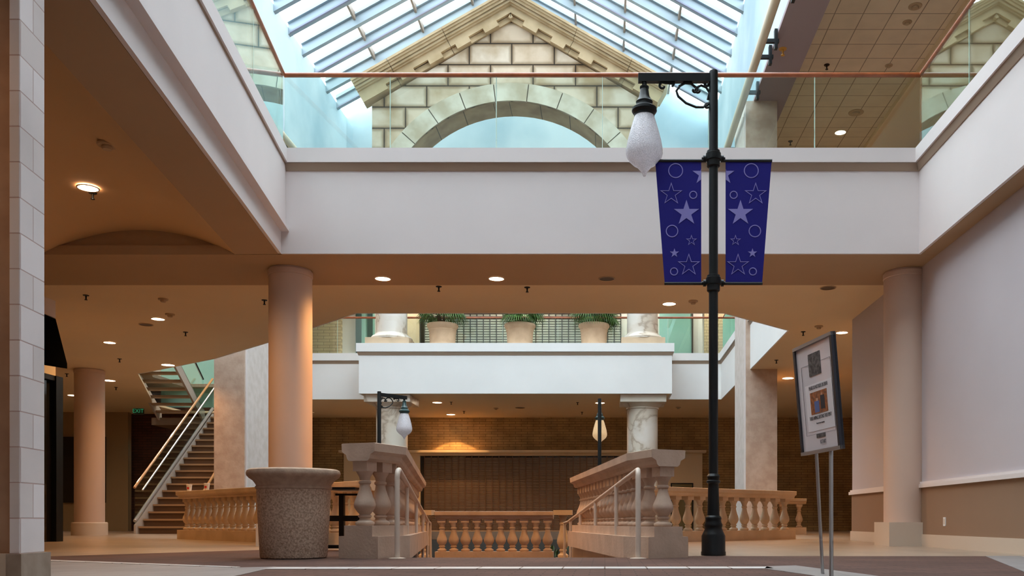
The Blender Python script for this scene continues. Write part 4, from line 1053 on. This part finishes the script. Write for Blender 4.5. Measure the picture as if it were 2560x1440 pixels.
# ================================================================== potted palms
def palm(cx, cy, z0, seed, label):
    rnd = random.Random(seed)
    root = empty('potted_palm', (cx, cy, z0)); tag(root, label, 'potted plant', 'potted palms on the far balcony')
    kid(MB().lathe([(0.24, 0), (0.36, .02), (0.375, .05), (0.36, .08), (0.35, .10), (0.37, .42), (0.385, .45), (0.375, .47), (0.40, .52), (0.43, .56), (0.435, .60), (0.42, .63), (0.37, .63), (0.36, .56), (0.0, .56)], cx, cy, z0, 36), 'pot', M['terracotta'], root)
    tr = MB()
    for i in range(3):
        a = rnd.uniform(0, 6.28)
        tr.tube([(cx+0.08*math.cos(a), cy+0.08*math.sin(a), z0+0.55), (cx+0.14*math.cos(a), cy+0.14*math.sin(a), z0+1.05)], 0.035, 8)
    kid(tr, 'trunk', M['trunk'], root)
    fo = MB()
    for i in range(26):
        a = i*2.4 + rnd.uniform(-.3, .3); el = rnd.uniform(-0.38, 0.9)
        d = Vector((math.cos(a)*math.cos(el), math.sin(a)*math.cos(el), math.sin(el)))
        st0 = Vector((cx, cy, z0+0.92+rnd.uniform(0, .12))); L = rnd.uniform(0.26, 0.42)
        hub = st0 + d*L
        fo.tube([st0, hub], 0.007, 5)
        side = d.cross(Vector((0, 0, 1))).normalized(); 
        for k in range(17):
            t = (k/16-0.5)*3.0
            dd = (d*math.cos(t) + side*math.sin(t)); tip = hub + dd*0.42 + Vector((0, 0, -0.20-0.06*abs(t)))
            mid = hub + dd*0.25 + Vector((0, 0, -0.03))
            w = dd.cross(Vector((0, 0, 1))).normalized()*0.019
            up_ = Vector((0, 0, 0.004))
            fo.add([hub, mid+w, tip, mid-w, mid+up_*2], [(0, 1, 4), (1, 2, 4), (2, 3, 4), (3, 0, 4)])
    kid(fo, 'fronds', M['palm'], root, False)
for px_, s, lb in ((1107, 3, 'leftmost potted fan palm on the far balcony ledge'), (1300, 5, 'middle potted fan palm on the far balcony ledge'), (1485, 8, 'rightmost potted fan palm on the far balcony ledge')):
    palm(X(px_, 24.75), 24.72, 5.14, s, lb)

# plants in the sunken court
for i, (x_, y_) in enumerate(((-4.2, 17.3), (-1.2, 18.2))):
    rnd = random.Random(i+20); b = MB()
    for k in range(160):
        a = rnd.uniform(0, 6.28); e = rnd.uniform(0, 1.5); d = Vector((math.cos(a)*math.cos(e), math.sin(a)*math.cos(e), math.sin(e)))
        p = Vector((x_, y_, -1.5)) + d*rnd.uniform(.3, 1.3); w = d.cross(Vector((0, 0, 1))).normalized()*0.035
        q = p + d*0.25 + Vector((0, 0, -.05))
        b.add([p-w*0.3, p+d*0.12+w, q, p+d*0.12-w], [(0, 1, 2, 3)])
    b.tube([(x_, y_, -1.5), (x_, y_, -0.4)], 0.02, 6)
    tag(b.build('court_shrub', M['plant']), 'dark leafy shrub in the sunken court, %s one' % ('left', 'right')[i], 'plant')

# ================================================================== small things
def cup(px_, label):
    t = (px_-458)/(648-458); d = 16.35 + (14.25-16.35)*t; x = X(px_, d)
    # stands on the cap rail of the left balustrade
    root = empty('paper_cup', (x, d, 0.87)); tag(root, label, 'cup', 'paper cups on the balustrade')
    kid(MB().lathe([(0.036, 0), (0.05, .115)], x, d, 0.87, 20), 'cup', M['white'], root)
    kid(MB().lathe([(0.053, 0.115), (0.053, .125), (0.046, .13)], x, d, 0.87, 20), 'lid', M['white'], root)
    kid(MB().tube([(x, d, 0.99), (x-0.02, d, 1.07)], 0.004, 6), 'straw', M['ink'], root)
    kid(MB().box(x-0.018, x+0.018, d-0.048, d-0.044, 0.92, 0.96), 'logo', M['red'], root, False)
    return root
def on_line(px_, a, b_):
    # where the sight line of px meets the plan line a-b
    k = (px_-PX0)/FPX; t = (k*a[1]-a[0])/((b_[0]-a[0])-k*(b_[1]-a[1])); return a[0]+t*(b_[0]-a[0]), a[1]+t*(b_[1]-a[1])
for px_, lb in ((473, 'white paper cup with straw at left end of the balustrade rail'), (517, 'white paper cup with straw nearer the pillar on the balustrade rail')):
    x, d = on_line(px_, (-2.98, 11.75), (-7.76, 16.45))
    root = empty('paper_cup', (x, d, 0.87)); tag(root, lb, 'cup', 'paper cups on the balustrade')
    kid(MB().lathe([(0.036, 0), (0.05, .115)], x, d, 0.87, 20), 'body', M['white'], root)
    kid(MB().lathe([(0.053, 0.115), (0.053, .125), (0.046, .13)], x, d, 0.87, 20), 'lid', M['white'], root)
    kid(MB().tube([(x, d, 0.99), (x-0.02, d, 1.07)], 0.004, 6), 'straw', M['ink'], root)
    kid(MB().box(x-0.018, x+0.018, d-0.050, d-0.044, 0.91, 0.95), 'printed_mark', M['red'], root, False)
for (d, zz, lb) in ((11.1, Z(1304, 11.1)+0.0, 'white power outlet low on the right wall'), (13.2, 0.32, 'white power outlet beyond the wall column')):
    o = empty('power_outlet', (WX-0.02, d, zz)); tag(o, lb, 'outlet')
    kid(MB().box(WX-0.022, WX-0.012, d-0.035, d+0.035, zz-0.055, zz+0.055), 'plate', M['white'], o, False)
    kid(MB().box(WX-0.024, WX-0.022, d-0.015, d+0.015, zz-0.035, zz+0.035), 'sockets', M['base'], o, False)

# ---- ceiling fittings
def fitting_root(name, x, y, z, label, cat, group=None):
    r = empty(name, (x, y, z)); tag(r, label, cat, group); return r
ND = [0]
def downlight(x, y, z, lit, label, power=None, r=0.10, ang=150, col_=WARM):
    root = fitting_root('downlight', x, y, z, label, 'ceiling light', 'recessed ceiling lights' if lit else 'unlit recessed ceiling lights')
    kid(MB().lathe([(r*1.02, -.002), (r*1.18, -.002), (r*1.16, -.012), (r*1.02, -.010)], x, y, z, 24, cap=False), 'trim_ring', M['disc'], root)
    kid(MB().lathe([(0.0, -.006), (r*1.04, -.006), (r*1.04, -.001)], x, y, z, 24, cap=False), 'lens', M['lit'] if lit else M['off'], root)
    if lit:
        wash = 'by the brick wall' in label
        L = bpy.data.lights.new('lamp_light', 'SPOT'); L.energy = power or LAMP_W; L.color = col_; L.spot_size = R(ang); L.spot_blend = 0.6; L.shadow_soft_size = 0.08
        o = bpy.data.objects.new('lamp_light', L); col.objects.link(o); o.parent = root; o.location = (0, 0, -0.03)
        if wash: L.energy = 60; L.spot_size = R(98); L.spot_blend = 0.12; L.shadow_soft_size = 0.03
def place(px, py, z): return onz(px, py, z)
for (px_, py_, z, lit, lb) in (
    (957, 696, ZB, 1, 'lit round downlight in the front beam, left of the two lit'), (1241, 696, ZB, 1, 'lit round downlight in the front beam, right of the two lit'),
    (1517, 696, ZB, 0, 'unlit downlight in the front beam left of the lamp post'), (2070, 719, ZB+0.05, 0, 'unlit downlight in the front beam near the right wall'),
    (395, 797, ZC, 1, 'lit downlight nearest in the left ceiling'), (274, 856, ZC, 1, 'lit downlight in the left ceiling near the black awning'),
    (420, 912, ZC, 1, 'lit downlight in the left ceiling close to the upper stair'), (273, 951, ZC, 1, 'lit downlight just right of the far left column'),
    (183, 988, ZC, 1, 'lit downlight just left of the far left column'), (365, 811, ZC, 0, 'unlit downlight in the left ceiling'),
    (1673, 759, ZC, 1, 'lit downlight left of the lamp post pole'), (2105, 831, ZC, 1, 'lit downlight above the sign at right'), (1970, 945, ZC, 1, 'lit downlight right of the square pillar'),
    (1093, 1006, ZC, 1, 'lit downlight under the far balcony, nearer one'), (1127, 1036, ZC, 1, 'lit downlight under the far balcony by the brick wall'), (1500, 1007, ZC, 1, 'lit downlight behind the amber lamp post'),
    (1300, 1019, ZC, 0, 'unlit downlight under the far balcony')):
    x, y = place(px_, py_, z)
    downlight(x, y, z, lit, lb, r=0.10 if py_ < 900 else 0.13, power=(26 if px_ < 300 and py_ > 940 else 34 if px_ < 430 and py_ > 840 else None))
# vault light and speaker
def vz(x, d):
    c = (VL(d)+VR(d))/2; return ZB + math.sqrt(RR*RR-(x-c)**2) - (RR-rise)
def on_vault(px_, py_):
    z = ZB+0.3
    for _ in range(8):
        x, y = onz(px_, py_, z); c = (VL(y)+VR(y))/2; z = ZB + math.sqrt(max(0, RR*RR-(x-c)**2)) - (RR-rise)
    return x, y, z
x, y, z = on_vault(220, 467); downlight(x, y, z-0.01, 1, 'lit downlight in the left vault', r=0.10)
def disc(px_, py_, z, lb, name='smoke_detector', cat='smoke detector', r=0.075, group='ceiling detectors', xyz=None, m='disc'):
    x, y, z = xyz or (*place(px_, py_, z), z)
    root = fitting_root(name, x, y, z, lb, cat, group)
    kid(MB().lathe([(0.0, -.02), (r*.95, -.02), (r, -.012), (r, -.001)], x, y, z, 24, cap=False), 'plate', M[m], root)
    kid(MB().lathe([(0.0, -.055), (r*.45, -.055), (r*.55, -.035), (r*.5, -.018)], x, y, z, 20, cap=False), 'sensor', M[m], root)
disc(268, 360, 0, 'round speaker disc on the left vault', 'ceiling_speaker', 'speaker', 0.09, None, xyz=on_vault(268, 360))
for px_, py_, lb in ((408, 747, 'smoke detector in the left ceiling behind the front beam'), (425, 785, 'smoke detector beside the nearest left downlight'), (1733, 752, 'smoke detector left of the lamp post'), (2047, 815, 'smoke detector above the sign'), (1240, 1020, 'faint detector under the far balcony'), (1696, 1018, 'detector right of the right marble column')):
    disc(px_, py_, ZC, lb)
def sprinkler(px_, py_, z, lb, xyz=None, m='black', s=1.0):
    x, y, z = xyz or (*place(px_, py_, z), z)
    root = fitting_root('sprinkler_head', x, y, z, lb, 'sprinkler', 'pendent sprinkler heads')
    kid(MB().lathe([(0.0, -.01*s), (0.04*s, -.01*s), (0.045*s, -.001)], x, y, z, 16, cap=False), 'flange', M[m], root)
    kid(MB().lathe([(0.0, -.075*s), (0.022*s, -.075*s), (0.022*s, -.068*s), (0.010*s, -.06*s), (0.012*s, -.008*s)], x, y, z, 12, cap=False), 'head', M[m], root)
sprinkler(0, 0, 0, 'sprinkler just below the vault downlight', xyz=on_vault(232, 482))
for px_, py_, lb in ((215, 738, 'sprinkler in the left ceiling nearest the pier'), (661, 750, 'sprinkler just left of the stout column'), (464, 830, 'sprinkler above the stairs side of the left ceiling'),
                     (299, 897, 'sprinkler over the far left column'), (290, 968, 'sprinkler right of the far left column'), (167, 934, 'sprinkler left of the far left column'), (1097, 716, 'sprinkler at the back edge of the front beam'),
                     (2008, 829, 'sprinkler left of the sign top'), (1941, 900, 'sprinkler right of the white corner fascia'),
                     (1128, 1005, 'sprinkler beside the nearer far balcony downlight'), (1160, 1028, 'sprinkler near the brick wall'), (1444, 1006, 'sprinkler left of the amber lamp post'), (1455, 1030, 'sprinkler nearer the grille'), (1318, 718, 'sprinkler in the middle of the front ceiling')):
    sprinkler(px_, py_, ZC, lb)
# upper right ceiling
UC = 11.1
for px_, py_, lit, lb, r_ in ((2101, 331, 1, 'lit downlight in the upper tiled ceiling', 0.14), (2140, 281, 0, 'brown ring fitting in the upper tiled ceiling', 0.20), (2288, 15, 0, 'large round louvred fitting in the upper tiled ceiling', 0.14), (2222, 163, 0, 'pale round cover in the upper tiled ceiling', 0.09), (2268, 55, 0, 'small round cover in the upper tiled ceiling', 0.10)):
    x, y = place(px_, py_, UC)
    if lit: downlight(x, y, UC, 1, lb, r=r_, power=120)
    else: disc(0, 0, 0, lb, 'ceiling_fitting', 'ceiling fitting', r_, None, xyz=(x, y, UC))
for px_, py_, lb in ((2067, 162, 'upper sprinkler in the middle tiles'), (1976, 353, 'upper sprinkler right of the pillar'), (2196, 353, 'upper sprinkler near the right corner')):
    sprinkler(px_, py_, UC, lb, s=1.5)
x, y = onz(1957, 122, 9.9); sprinkler(0, 0, 0, 'orange sprinkler on the mauve beam', xyz=(x, y, 9.9), m='brass', s=1.8)
# unseen lamp added to give the left vault more warm light
for (x, y, z, lb) in ((-6.0, 4.5, vz(-5.0, 4.5)-0.02, 'a'),):
    downlight(-5.0+0.0, 4.0, vz(-5.0, 4.0)-0.01, 1, 'unseen downlight added to light the left vault', power=30)

# unseen lamps added to brighten the upper back gallery
for i, px_ in enumerate((760, 1000, 1300, 1600, 1800)):
    downlight(X(px_, 29.0), 28.9, UZ1, 1, 'unseen upper gallery downlight added over the %s' % ('tan brick pier', 'left marble column', 'middle palm', 'right marble column', 'right pillar')[i], power=42, col_=(1.0, 0.86, 0.68), r=0.12)
downlight(-12.4, 26.0, 11.1, 1, 'unseen high downlight added over the stair landing', power=420, col_=(1.0, 0.92, 0.82), r=0.15)  # unseen lamp added to brighten the wall above the stairs
